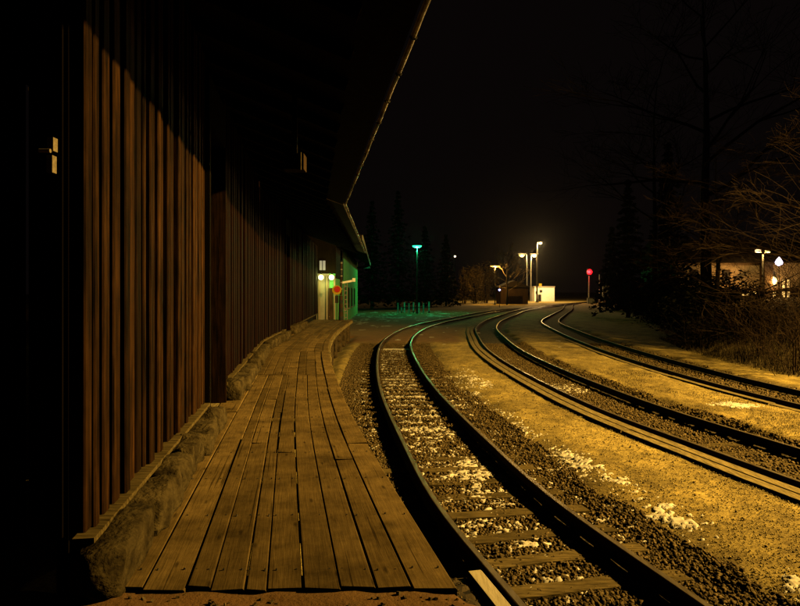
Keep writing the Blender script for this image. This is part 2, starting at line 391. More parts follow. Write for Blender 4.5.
for nm, arr in (('ballast', np.maximum(zb, 0.0)), ('asphalt', asph), ('verge', np.maximum(vg, vfar))):
    a = ground.data.attributes.new(nm, 'FLOAT', 'POINT'); a.data.foreach_set('value', np.asarray(arr, np.float32).ravel())
structure(ground)

# ------------------------------------------------------------------ tracks
RAIL = [(-0.07, 0), (0.07, 0), (0.07, 0.012), (0.012, 0.03), (0.012, 0.115), (0.036, 0.125), (0.036, 0.152), (0.030, 0.16), (-0.030, 0.16), (-0.036, 0.152), (-0.036, 0.125), (-0.012, 0.115), (-0.012, 0.03), (-0.07, 0.012)]
TOPF = {6, 7, 8}
def rail(S, y0, y1, off, parent, z=0.02):
    pts, nr = along(S, y0, y1, off, 0.6, z); mb = MB(); k = len(RAIL); b = 0
    mb.sweep(pts, nr, RAIL)
    mb.mi = [1 if (i % k) in TOPF and i < (len(pts) - 1) * k else 0 for i in range(len(mb.f))]
    return mb.build('rail', [M['rail_side'], M['rail_top']], parent)
def box_mesh(name, hx, hy, hz, mat, jit=0.0, seed=0):
    bm = bmesh.new(); bmesh.ops.create_cube(bm, size=2.0)
    bmesh.ops.subdivide_edges(bm, edges=[e for e in bm.edges if abs(e.verts[0].co.x - e.verts[1].co.x) > 1], cuts=5)
    r = random.Random(seed)
    for v in bm.verts:
        v.co = Vector((v.co.x * hx + r.uniform(-jit, jit), v.co.y * hy + r.uniform(-jit, jit), v.co.z * hz + r.uniform(-jit, jit) * 0.4))
    bmesh.ops.recalc_face_normals(bm, faces=bm.faces)
    me = bpy.data.meshes.new(name); bm.to_mesh(me); bm.free(); me.materials.append(mat); return me
SLP = [box_mesh('sleeper', 1.22, 0.115, 0.09, M['sleeper'], 0.013, s) for s in range(5)]
sleeper_y = {}
def plate_mesh():
    mb = MB(); mb.box(-0.16, 0.16, -0.08, 0.08, -0.012, 0.006)
    for dx in (-0.105, 0.105):
        for dy in (-0.045, 0.045): mb.lathe((dx, dy, 0.006), [(0.018, 0), (0.018, 0.022), (0.009, 0.024), (0.009, 0.045)], 6)
    me = bpy.data.meshes.new('tie_plate'); me.from_pydata(mb.v, [], mb.f); me.materials.append(M['rail_side']); return me
PLATE = plate_mesh()
def track(name, S, label, y0, y1, sy0, sy1):
    t = thing(name, label, 'track', (float(S(8)), 8, 0))
    rail(S, y0, y1, -0.755, t); rail(S, y0, y1, 0.755, t)
    y = sy0; k = 0; lst = []
    while y < sy1:
        a = math.atan(float(slope(S, y)))
        o = bpy.data.objects.new('sleeper', SLP[k % 5]); C.objects.link(o); o.parent = t
        o.location = (float(S(y)) - t.location.x, y - 8, -0.082 + rng.uniform(-0.014, 0.008) - 0.036 * min(1, max(0, (y - 8.5) / 4.5))); o.rotation_euler = (0, 0, -a + rng.uniform(-0.03, 0.03) + (math.pi if k % 2 else 0))
        if y < 16:
            for sd in (-0.755, 0.755):
                pl = bpy.data.objects.new('tie_plate', PLATE); C.objects.link(pl); pl.parent = t
                pl.location = (float(S(y)) + sd * math.cos(a) - t.location.x, y - 8 - sd * math.sin(a), 0.011); pl.rotation_euler = (0, 0, -a)
        lst.append(y); y += 0.66 + rng.uniform(-0.05, 0.05); k += 1
    sleeper_y[name] = lst
    return t
tr1 = track('railway_track', T1, 'snow-dusted railway track curving right beside the wooden platform', 2.0, 235, 4.0, 32.5)
tr2 = track('railway_track', T2, 'middle railway track behind the pair of timber edging planks', 3.0, 236, 7.0, 30)
tr3 = track('railway_track', T3, 'farthest railway track, nearest the dark hedge and trees', 6.0, 237, 13, 30)

# ballast stones, joined: too small and too many to pick apart
def stones(name, S, n, ylo, yhi, dlo, dhi, parent, smin, smax, slp, ypow=1.7, excl_rail=True, keep=None):
    t = nrng.random(n) ** ypow; y = ylo + (yhi - ylo) * t; d = dlo + (dhi - dlo) * nrng.random(n)
    k = (S(y + 0.05) - S(y - 0.05)) / 0.1; l = np.sqrt(1 + k * k)
    x = S(y) + d / l; yy = y - d * k / l
    ok = np.ones(n, bool)
    if excl_rail: ok &= np.abs(np.abs(d) - 0.755) > 0.085
    if slp is not None and len(slp):
        sl = np.array(slp); near = np.min(np.abs(y[:, None] - sl[None, :]), axis=1)
        cover = fbm(x * 0.8, yy * 0.8, 55) + (y - 8) * 0.03
        ok &= ~((near < 0.135) & (np.abs(d) < 1.25) & (nrng.random(n) > np.clip((cover - 0.30) * 2.4, 0.22, 0.97)))
    if keep is not None: ok &= keep(x, yy, d)
    x, yy, d = x[ok], yy[ok], d[ok]; n = len(x)
    z = np.maximum(gz(x, yy), -0.04); on = np.zeros(n)
    if slp is not None and len(slp):
        near = np.min(np.abs(yy[:, None] - sl[None, :]), axis=1); on = ((near < 0.13) & (np.abs(d) < 1.23)) * 0.05
    s = (smin + (smax - smin) * nrng.random(n) ** 2.2) * 0.5
    cube = np.array([(-1, -1, -1), (1, -1, -1), (1, 1, -1), (-1, 1, -1), (-1, -1, 1), (1, -1, 1), (1, 1, 1), (-1, 1, 1)], float)
    vv = cube[None] * (1 + (nrng.random((n, 8, 3)) - 0.5) * 0.9) * 0.72 * s[:, None, None] * (0.7 + 0.6 * nrng.random((n, 1, 3)))
    q = nrng.normal(size=(n, 4)); q /= np.linalg.norm(q, axis=1)[:, None]
    a, b, c, e = q.T
    R = np.stack([np.stack([1 - 2 * (c * c + e * e), 2 * (b * c - a * e), 2 * (b * e + a * c)], 1), np.stack([2 * (b * c + a * e), 1 - 2 * (b * b + e * e), 2 * (c * e - a * b)], 1), np.stack([2 * (b * e - a * c), 2 * (c * e + a * b), 1 - 2 * (b * b + c * c)], 1)], 1)
    vv = np.einsum('nij,nkj->nki', R, vv)
    vv += np.stack([x, yy, z + on + s * 0.35 + 0.012 * nrng.random(n)], 1)[:, None, :]
    fq = np.array([(0, 3, 2, 1), (4, 5, 6, 7), (0, 1, 5, 4), (1, 2, 6, 5), (2, 3, 7, 6), (3, 0, 4, 7)])
    Fq = (fq[None] + 8 * np.arange(n)[:, None, None]).reshape(-1, 4)
    base = np.array(parent.location) if parent is not None else np.zeros(3)
    o = np_mesh(name, vv.reshape(-1, 3) - base, Fq, M['ballast'], parent); o['kind'] = 'stuff'; return o
def left_ok(x, y, d): return x > EDGE(np.clip(y, 0, 59)) - 0.05
stones('ballast', T1, 125000, 4.2, 33, -1.9, 1.75, tr1, 0.014, 0.05, sleeper_y['railway_track'], 1.8, keep=lambda x, y, d: left_ok(x, y, d) & ((d < 1.45) | (fbm(x * 0.9, y * 0.9, 3) < 0.72 - (d - 1.45) * 0.45)) & ~((y < 6.0) & (d < -0.8)))
stones('ballast', T2, 40000, 7.5, 34, -0.98, 1.6, tr2, 0.024, 0.058, None, 1.6)
stones('ballast', T3, 12000, 12, 34, -0.98, 1.5, tr3, 0.03, 0.075, None, 1.4)

# loose grit on the islands and the earth ramp
g = stones('grit', T1, 1100, 4.5, 24, 1.7, 4.2, None, 0.010, 0.03, None, 1.8, False); g['label'] = 'loose pebbles scattered over the gravel islands'; g['category'] = 'gravel'
M['gravel'] = noisy('pale_grit', (0.10, 0.078, 0.03), (0.42, 0.33, 0.14), 31, 0.9, 0.0, detail=2)
for (SS, n_, ya, yb, da, db, lb) in ((T1, 30000, 4.5, 30, 1.5, 4.3, 'fine pale gravel over the island between near and middle track'), (T2, 14000, 9, 30, 1.4, 3.6, 'fine pale gravel over the strip between middle and farthest track')):
    g = stones('gravel', SS, n_, ya, yb, da, db, None, 0.008, 0.018, None, 2.0, False); g.data.materials[0] = M['gravel']; g['label'] = lb; g['category'] = 'gravel'
def ramp_grit():
    n = 1500; x = nrng.uniform(-1.7, 1.3, n); y = nrng.uniform(3.0, 5.9, n)
    k = (y < 3.42) | ((x > EDGE(y) + 0.05) & (lat(T1, x, y) < -0.92)); x, y = x[k], y[k]
    mb = MB()
    for a, b in zip(x, y):
        s = rng.uniform(0.004, 0.013); z = float(gz(a, b)); u = Vector((rng.uniform(-1, 1), rng.uniform(-1, 1), rng.uniform(-.5, .5))).normalized(); n_ = u.cross(Vector((0.2, 0.3, 1))).normalized()
        mb.obox((a, b, z + s * 0.3), u, n_, u.cross(n_), s, s * rng.uniform(.5, .9), s * rng.uniform(.5, .8))
    o = mb.build('grit', M['ballast']); o['kind'] = 'stuff'; o['label'] = 'coarse grit on the earth ramp in front of the platform'; o['category'] = 'gravel'
ramp_grit()

# timber edging along track two and three, each timber its own piece
def edging(name, label, S, offs, ya, yb, ztop, wid, mat):
    t = thing(name, label, 'edging', (float(S(ya)), ya, 0))
    for r, off in enumerate(offs):
        y = ya - (1.7 if r else 0)
        while y < yb:
            ln = rng.uniform(3.6, 5.2); y2 = min(y + ln, yb + 1)
            pts, nr = along(S, y + 0.012, y2 - 0.012, off + rng.uniform(-0.012, 0.012), 0.8, 0)
            zt = ztop + rng.uniform(-0.014, 0.012); c = 0.018
            pr = [(-wid / 2, -0.12), (wid / 2, -0.12), (wid / 2, zt - c), (wid / 2 - c, zt), (-wid / 2 + c, zt), (-wid / 2, zt - c)]
            MB().sweep(pts, nr, pr).build('timber', mat, t)
            y = y2
    return t
edging('timber_edging', 'pair of long timber planks edging the gravel island beside middle track', T2, (-1.30, -1.06), 7.5, 46, 0.165, 0.215, M['edge_beam'])
edging('timber_edging', 'single timber line edging the far gravel strip beside farthest track', T3, (-1.15,), 11, 34, 0.135, 0.2, M['edge_beam'])
t = thing('crossing_plank', 'short bright plank lying against the nearest rail, bottom of picture', 'plank', (float(T1(5)), 5, 0))
pts, nr = along(T1, 3.6, 6.12, -0.905, 0.4, 0)
MB().sweep(pts, nr, [(-0.075, 0.0), (0.075, 0.0), (0.075, 0.15), (0.06, 0.165), (-0.06, 0.165), (-0.075, 0.15)]).build('board', noisy('pale_plank', (0.30, 0.26, 0.18), (0.42, 0.37, 0.27), 4, 0.7, 0.3, (8, 1, 8)), t)

# ------------------------------------------------------------------ snow remains
def snow(name, label, x0, x1, y0, y1, cell, dens, hgt=0.035, parent=None, nscale=5.0):
    xs = np.arange(x0, x1, cell); ys = np.arange(y0, y1, cell); X, Y = np.meshgrid(xs, ys)
    f = fbm(X * nscale, Y * nscale * 1.25, 101, 4) * 0.42 + fbm(X * nscale * 3.3, Y * nscale * 3.3, 171, 2) * 0.28 + fbm(X * 0.9, Y * 0.9, 131, 3) * 0.30
    th = dens(X, Y)                     # 0..1 wanted cover
    h = f - (0.71 - 0.26 * th); h = np.where(th <= 0, -1, h)
    on = h > 0
    cellon = on[:-1, :-1] | on[1:, :-1] | on[:-1, 1:] | on[1:, 1:]
    keepv = np.zeros_like(on); keepv[:-1, :-1] |= cellon; keepv[1:, :-1] |= cellon; keepv[:-1, 1:] |= cellon; keepv[1:, 1:] |= cellon
    idx = -np.ones(X.shape, int); idx[keepv] = np.arange(keepv.sum())
    xv, yv, hv = X[keepv], Y[keepv], h[keepv]
    z = gz(xv, yv) + 0.008 + np.where(hv > 0, 0.004 + np.minimum(hgt, hv * 0.2), -0.02) + (nrng.random(len(xv)) - 0.5) * 0.008
    b1 = np.abs(lat(T1, xv, yv)); z = z + ((b1 < 1.3) & (np.abs(b1 - 0.755) > 0.1)) * 0.014
    Fq = np.stack([idx[:-1, :-1][cellon], idx[:-1, 1:][cellon], idx[1:, 1:][cellon], idx[1:, :-1][cellon]], 1)
    o = np_mesh(name, np.stack([xv, yv, z], 1), Fq, M['snow'], smooth=True)
    o['kind'] = 'stuff'; o['label'] = label; o['category'] = 'snow'; return o
def dens1(X, Y):
    d1 = lat(T1, X, Y); d2 = lat(T2, X, Y)
    inr = (np.abs(d1) < 0.62) * (0.42 + 0.17 * sstep(8.5, 12, Y)) * (1 - sstep(29.5, 31, Y))
    lf = ((d1 > -1.6) & (d1 < -0.95) & (X > EDGE(np.clip(Y, 0, 59)) + 0.08)) * 0.42 * sstep(6.3, 8, Y) * (1 - sstep(21, 24, Y))
    rt = ((d1 > 0.95) & (d1 < 1.9)) * 0.34 * (1 - sstep(20, 24, Y)) * sstep(4.5, 5.5, Y)
    strip = np.exp(-((d1 - 2.0 + (Y - 7.4) * 0.02) / 0.3) ** 2) * (0.92 * np.exp(-((Y - 7.4) / 0.9) ** 2) + 1.1 * np.exp(-((Y - 5.6) / 0.5) ** 2) + 0.85 * np.exp(-((Y - 10) / 1.3) ** 2) + 0.7 * np.exp(-((Y - 14) / 2.0) ** 2))
    isl = np.exp(-((d1 - 2.2) / 0.5) ** 2) * 0.5 * np.exp(-((Y - 20) / 3.0) ** 2)
    m2 = np.exp(-((d2 - 0.0) / 0.4) ** 2) * 1.4 * np.exp(-((Y - 18.2) / 0.9) ** 2) + (np.abs(d2) < 0.5) * 0.5 * np.exp(-((Y - 26) / 1.0) ** 2)
    i2 = np.exp(-((X - 8.1) / 0.55) ** 2) * 1.3 * np.exp(-((Y - 14.9) / 0.4) ** 2) + np.exp(-((X - 9.2) / 0.25) ** 2) * 0.7 * np.exp(-((Y - 13.9) / 0.3) ** 2)
    return np.clip(np.maximum.reduce([inr, lf, rt, strip, isl, m2, i2]), 0, 1.3) * (np.maximum.reduce([inr, lf, rt, strip, isl, m2, i2]) > 0.2)
snow('snow_remains', 'scattered patches of old snow between and beside the rails', -3.5, 10.5, 4.4, 31.5, 0.022, dens1, 0.007, nscale=9.0)
def dens2(X, Y):
    d1 = lat(T1, X, Y)
    a = (d1 < -1.6) * sstep(52, 58, Y) * (1 - sstep(84, 92, Y)) * 0.30 * (X > -6.5)
    a = np.maximum(a, 0.62 * np.exp(-((X + 2.6) / 1.6) ** 2) * np.exp(-((Y - 56) / 7.0) ** 2))
    b = (np.abs(d1) < 0.6) * 0.6 * np.exp(-((Y - 31) / 1.5) ** 2)
    return np.maximum(a, b)
snow('snow_remains', 'thin snow cover on the ground under the green lamp', -7, 9, 29, 95, 0.16, dens2, 0.05, nscale=1.1)

# ------------------------------------------------------------------ wooden loading platform
plat = thing('loading_platform', 'raised wooden plank platform curving along the freight shed', 'platform', (-1.2, 8, 0))
def lane_bounds(y0, y1, n, seed):
    r = random.Random(seed); ws = [r.uniform(0.75, 1.3) for _ in range(n)]; t = sum(ws); acc = [0]
    for q in ws: acc.append(acc[-1] + q / t)
    return acc
def plank(y0, y1, fa, fb, z, parent, name='plank', thick=0.055):
    n = max(2, int((y1 - y0) / 1.2) + 1); ys = np.linspace(y0, y1, n); mb = MB(); vs = []
    ja, jb = rng.uniform(-.004, .004), rng.uniform(-.004, .004)
    tz0, tz1 = rng.uniform(-.006, .006), rng.uniform(-.006, .006); tw = rng.uniform(-.005, .005)
    for q, y in enumerate(ys):
        l = float(wall_x(y)) - 0.02; r = float(EDGE(y)); g = 0.0035
        xa = l + (r - l) * fa + g + ja + rng.uniform(-.003, .003); xb = l + (r - l) * fb - g + jb + rng.uniform(-.003, .003)
        zz = z + tz0 + (tz1 - tz0) * q / (n - 1); c = 0.007
        vs += [(xa, y, zz - thick), (xb, y, zz - thick), (xb, y, zz - c + tw), (xb - c, y, zz + tw), (xa + c, y, zz - tw), (xa, y, zz - c - tw)]
    fs = []
    for q in range(n - 1):
        for j in range(6):
            a = q * 6 + j; b = q * 6 + (j + 1) % 6; fs.append((a, b, b + 6, a + 6))
    fs.append(tuple(range(6))[::-1]); fs.append(tuple((n - 1) * 6 + j for j in range(6)))
    mb.add(vs, fs); o = mb.build(name, M['plank'], parent)
    ga = o.data.attributes.new('grain', 'FLOAT_VECTOR', 'POINT'); gv = []
    for q, y in enumerate(ys):
        wq = vs[q * 6 + 1][0] - vs[q * 6][0]
        for (a_, z_) in ((0, -.05), (wq, -.05), (wq, 0), (wq - .007, 0), (.007, 0), (0, 0)): gv += [a_, float(y), z_]
    ga.data.foreach_set('vector', gv); return o
LANES = {}
majors = [(3.47, 12.4, 10), (12.4, 17.2, 10), (17.2, 24.5, 9), (24.5, 37.2, 9)]
for mi_, (ya, yb, n) in enumerate(majors):
    fr = lane_bounds(ya, yb, n, 5 + mi_)
    if mi_ == 0: fr = [0, .17, .285, .35, .44, .50, .595, .695, .79, .885, 1.0]
    LANES[mi_] = fr
    for k in range(n):
        y = ya + (rng.uniform(-0.03, 0.03) if mi_ == 0 else 0)
        if mi_ == 0 and k == 0: y = ya + 0.02
        first = True
        while y < yb - 0.05:
            ln = rng.uniform(2.6, 5.5); y2 = y + ln
            if y2 > yb - 1.2: y2 = yb
            plank(y + (0 if first else 0.006), y2 - 0.006, fr[k], fr[k + 1], PZ + (0.012 if k == n - 1 and mi_ < 2 else 0), plat)
            y = y2; first = False
# joists whose ends stick out under the edge, stone piers and a dark side board
y = 3.7; k = 0
while y < 37:
    l = float(wall_x(y)); r = float(EDGE(y)); ext = 0.05 if y > 16 else -0.04
    MB().box(l, r + ext, y - 0.06, y + 0.06, PZ - 0.185, PZ - 0.064).build('joist', M['edge_beam'], plat)
    y += 0.62 if y > 16 else 0.9; k += 1
def nails():
    mb = MB(); y = 3.7
    while y < 15:
        for mi_, (ya, yb, n) in enumerate(majors):
            if not (ya <= y < yb): continue
            fr = LANES[mi_]; l = float(wall_x(y)) - 0.02; r_ = float(EDGE(y))
            for k in range(n):
                for q in (0.2, 0.8):
                    x = l + (r_ - l) * (fr[k] + (fr[k + 1] - fr[k]) * q) + rng.uniform(-.012, .012)
                    mb.tube([(x, y + rng.uniform(-.02, .02), PZ - 0.01), (x, y, PZ + 0.0045 + (0.012 if k == n - 1 and mi_ < 2 else 0))], 0.006, 6)
        y += 0.9
    o = mb.build('nails', M['dark'], plat); o['kind'] = 'stuff'
nails()
def rough_block(c, u, a, b, h, mat, parent, name, seed, amp=0.05, rnd=0.35):
    bm = bmesh.new(); bmesh.ops.create_cube(bm, size=2.0); bmesh.ops.subdivide_edges(bm, edges=bm.edges[:], cuts=6, use_grid_fill=True)
    u = Vector(u).normalized(); n = Vector((u.y, -u.x, 0)); off = Vector((seed * 3.1, seed * 1.7, seed * 0.9))
    base = Vector(parent['_b'])
    for v in bm.verts:
        p = v.co.copy(); ln = p.length; sph = p / ln * 1.2
        q = p.lerp(sph, rnd); q = Vector((q.x * a, q.y * b, q.z * h))
        d = mnoise.noise_vector(q * 5 + off) * amp + mnoise.noise_vector(q * 16 + off) * amp * 0.45
        q = q + d
        v.co = Vector(c) + u * q.x + n * q.y + Vector((0, 0, q.z)) - base
    bmesh.ops.recalc_face_normals(bm, faces=bm.faces)
    me = bpy.data.meshes.new(name); bm.to_mesh(me); bm.free(); me.materials.append(mat)
    for p in me.polygons: p.use_smooth = True
    o = bpy.data.objects.new(name, me); C.objects.link(o); o.parent = parent; return o
for q, y in enumerate((5.0, 8.2, 11.5, 14.8, 18.0, 20.8, 23.6, 26.4, 29.2, 32, 35)):
    rough_block((float(EDGE(y)) - 0.22, y, 0.46), (1, 0, 0), 0.22, 0.26, 0.5, M['pier'], plat, 'pier', 60 + q, 0.03, 0.15)

# ------------------------------------------------------------------ freight sheds
def shed(name, label, W0, W1, E0, E1, mats, doors, endwall, ridge=5.2, pitch=0.36):
    base = (W0.x, W0.y, PZ); t = thing(name, label, 'shed', base)
    u = (W1 - W0).normalized(); n = Vector((u.y, -u.x, 0)); L_ = (W1 - W0).length; k = Vector((0, 0, 1))
    def P(s, o, z): return Vector((W0.x, W0.y, 0)) + u * s + n * o + k * z
    ztop = EZ + 0.62; z0 = PZ + 0.30
    def wallseg(s0, s1, o=-0.09):
        c = P((s0 + s1) / 2, o, (PZ - 0.9 + ztop) / 2)
        MB().obox(c, u, n, k, (s1 - s0) / 2, 0.03, (ztop - PZ + 0.9) / 2).build('backing_wall', M['backing'], t)
    s = 0.0; segs = []
    for (d0, d1) in doors: segs.append((s, d0)); s = d1
    segs.append((s, L_))
    for q, (s0, s1) in enumerate(segs):
        wallseg(s0, s1)
        s = s0 + 0.005
        while s < s1 - 0.05:
            w_ = min(rng.choice([rng.uniform(0.06, 0.10), rng.uniform(0.10, 0.145)]), s1 - s)
            o = rng.uniform(-0.02, 0.014); zb = z0 + rng.uniform(-0.03, 0.02)
            tilt = rng.uniform(-0.004, 0.004); zt = ztop
            mb = MB(); vs = []
            for (z, dx) in ((zb, 0), ((zb + 2.4) , rng.uniform(-.014, .014)), (zt, tilt)):
                for (a, b) in ((0, -0.056), (w_, -0.056), (w_, 0.008 + o), (w_ - 0.008, 0.018 + o), (0.008, 0.018 + o), (0, 0.008 + o)):
                    vs.append(P(s + a + dx, b, z))
            fs = [tuple(range(6)), tuple(12 + j for j in range(6))[::-1]]
            for lv in range(2):
                for j in range(6):
                    a = lv * 6 + j; b = lv * 6 + (j + 1) % 6; fs.append((a, a + 6, b + 6, b))
            mb.add(vs, fs); mb.build('board', mats[q % len(mats)], t)
            s += w_ + rng.uniform(0.06, 0.13)
    for q, (d0, d1) in enumerate(doors):
        mid = (d0 + d1) / 2; hw = (d1 - d0) / 2
        d = MB().obox(P(mid, -0.55, PZ + 1.3), u, n, k, hw, 0.03, 1.3).build('door', M['backing'], t)
        for s_ in (d0 + 0.04, d1 - 0.04):
            MB().obox(P(s_, -0.24, PZ + 1.9), u, n, k, 0.045, 0.30, 1.9).build('door_post', mats[0] if s_ > mid else M['backing'], t)
        MB().obox(P(mid, -0.24, PZ + 4.1), u, n, k, hw - 0.09, 0.28, 0.3).build('door_head', M['backing'], t)
        MB().obox(P(mid, -0.58, PZ + 3.2), u, n, k, hw, 0.03, 0.59).build('door_panel', M['backing'], t)
        MB().obox(P(mid, -0.3, PZ - 0.03), u, n, k, hw - 0.09, 0.27, 0.03).build('threshold', M['edge_beam'], t)
    # sill ledge under the boards and rough plinth stones
    sd = 0.0
    for (s0, s1) in segs:
        MB().obox(P((s0 + s1) / 2, 0.01, PZ + 0.262), u, n, k, (s1 - s0) / 2 - 0.02, 0.058, 0.016).build('sill_board', M['sleeper'], t)
    # roof slab, rafters, gutter
    ue = (E1 - E0).normalized(); ne = Vector((ue.y, -ue.x, 0)); Le = (E1 - E0).length
    rise = pitch; wd = 8.2; thick = 0.10
    a = [E0 + Vector((0, 0, EZ)), E1 + Vector((0, 0, EZ)), E1 - ne * wd + Vector((0, 0, EZ + wd * rise)), E0 - ne * wd + Vector((0, 0, EZ + wd * rise))]
    up = Vector((0, 0, thick)); vs = a + [p + up for p in a]
    mb = MB(); mb.add(vs, [(0, 1, 2, 3)[::-1], (4, 5, 6, 7), (0, 4, 5, 1)[::-1], (1, 5, 6, 2)[::-1], (2, 6, 7, 3)[::-1], (3, 7, 4, 0)[::-1]][0:6])
    rf = mb.build('roof', M['roof'], t)
    far = [p - ne * wd * 0 for p in (a[2], a[3])]
    s = 0.25
    while s < Le:
        c0 = E0 + ue * s - ne * 0.45 + Vector((0, 0, EZ - 0.075 + 0.4 * rise)); c1 = c0 - ne * 3.0 + Vector((0, 0, 3.0 * rise))
        ax = (c1 - c0).normalized(); kk = ue.cross(ax).normalized()
        MB().obox((c0 + c1) / 2, ax, ue, kk, (c1 - c0).length / 2, 0.05, 0.07).build('rafter', M['soffit'], t)
        s += 0.95
    gp = []
    m = 24
    for q in range(m + 1):
        p = E0 + ue * (Le * q / m) + ne * 0.06 + Vector((0, 0, EZ + 0.02 + 0.012 * math.sin(q * 1.7)))
        gp.append(p)
    gm = MB(); prof = [(0.026 * math.cos(th), 0.026 * math.sin(th)) for th in [math.pi + math.pi * j / 8 for j in range(9)]] + [(0.021 * math.cos(th), 0.021 * math.sin(th) + 0.003) for th in [2 * math.pi - math.pi * j / 8 for j in range(9)]]
    gm.sweep([tuple(p) for p in gp], [(ne.x, ne.y)] * len(gp), prof[::-1]); gu = gm.build('gutter', M['gutter'], rf)
    s = 0.5
    while s < Le:
        p = E0 + ue * s + ne * 0.06 + Vector((0, 0, EZ + 0.015))
        MB().tube([p + ne * (0.032 * math.cos(th)) + k * (0.032 * math.sin(th)) for th in [math.pi + math.pi * j / 6 for j in range(7)]], 0.008, 5).build('gutter_bracket', M['dark'], rf)
        s += 0.95
    if endwall:
        # gable end facing the camera
        for q in range(22):
            o0 = -0.10 - q * 0.2; 
            MB().obox(P(-0.0, o0 - 0.07, (PZ + ztop + 0.5) / 2 + 0.35 + q * 0.02), u, n, k, 0.02, 0.085, (ztop - PZ) / 2 + 0.3 + q * 0.033).build('gable_board', M['backing'], t)
    return t, P, u, n, L_
EA0 = Vector((0.15 + 0.1515 * 2.6, 2.3, 0)); EA1 = Vector((-1.50, 16.4, 0)); 
dA = (A1 - A0).normalized()
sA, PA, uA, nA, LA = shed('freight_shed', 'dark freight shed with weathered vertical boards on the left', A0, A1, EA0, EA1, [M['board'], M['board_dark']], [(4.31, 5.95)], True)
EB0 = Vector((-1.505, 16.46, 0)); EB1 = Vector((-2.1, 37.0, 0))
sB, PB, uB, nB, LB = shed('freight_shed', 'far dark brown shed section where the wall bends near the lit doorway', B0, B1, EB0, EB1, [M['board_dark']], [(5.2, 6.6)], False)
# plinth stones
def stones_along(P, u, s0, s1, parent, seed, big=1.0):
    s = s0; q = seed
    while s < s1 - 0.1:
        ln = min(rng.uniform(0.5, 0.95), s1 - s + 0.1); hh = rng.uniform(0.105, 0.14) * big; bb = rng.uniform(0.12, 0.155) * big
        c = P(s + ln / 2, 0.12 + rng.uniform(-0.02, 0.03), PZ + hh * 0.85)
        rough_block(c, u + Vector((rng.uniform(-.06, .06), rng.uniform(-.03, .03), 0)), ln / 2 - 0.005, bb, hh, M['stone'], parent, 'plinth_stone', q, 0.04, 0.36)
        s += ln + rng.choice([0.0, 0.015, 0.03, 0.06]); q += 1
stones_along(PA, uA, -0.15, 4.25, sA, 1)
stones_along(PA, uA, 6.0, 9.6, sA, 21, 1.15); stones_along(PA, uA, 10.6, 13.9, sA, 31, 1.1)
stones_along(PB, uB, 0.4, 4.9, sB, 41, 1.1); stones_along(PB, uB, 6.9, 12, sB, 51, 1.2)
# iron latch on the gable end, box and beam ends under the eaves
lt = thing('iron_latch', 'small iron latch catching a sliver of light on the black gable end', 'latch', (-1.93, 3.36, 4.0 - 0.4))
zc_ = at(48, 152, 3.34).z; xl = at(48, 152, 3.34).x
MB().box(xl - 0.017, xl + 0.017, 3.36, 3.42, zc_ + 0.012, zc_ + 0.085).build('plate', M['iron'], lt)
MB().box(xl - 0.02, xl + 0.012, 3.36, 3.42, zc_ - 0.105, zc_ - 0.012).build('plate', M['iron'], lt)
MB().tube([(xl - 0.03, 3.31, zc_), (xl + 0.03, 3.31, zc_)], 0.011, 8).build('bolt', M['iron'], lt)
c = at(295, 163, 8.0); bt = thing('junction_box', 'brown wooden box fixed beneath the dark eaves above the platform', 'box', tuple(c))
MB().box(c.x - 0.13, c.x + 0.13, c.y - 0.12, c.y + 0.12, c.z - 0.1, c.z + 0.1).build('case', M['wood_red'], bt)
MB().box(c.x + 0.06, c.x + 0.10, c.y - 0.135, c.y - 0.12, c.z - 0.11, c.z + 0.11).build('batten', M['edge_beam'], bt)
MB().box(c.x - 0.03, c.x + 0.03, c.y - 0.03, c.y + 0.03, c.z + 0.1, c.z + 1.3).build('hanger', M['backing'], bt)

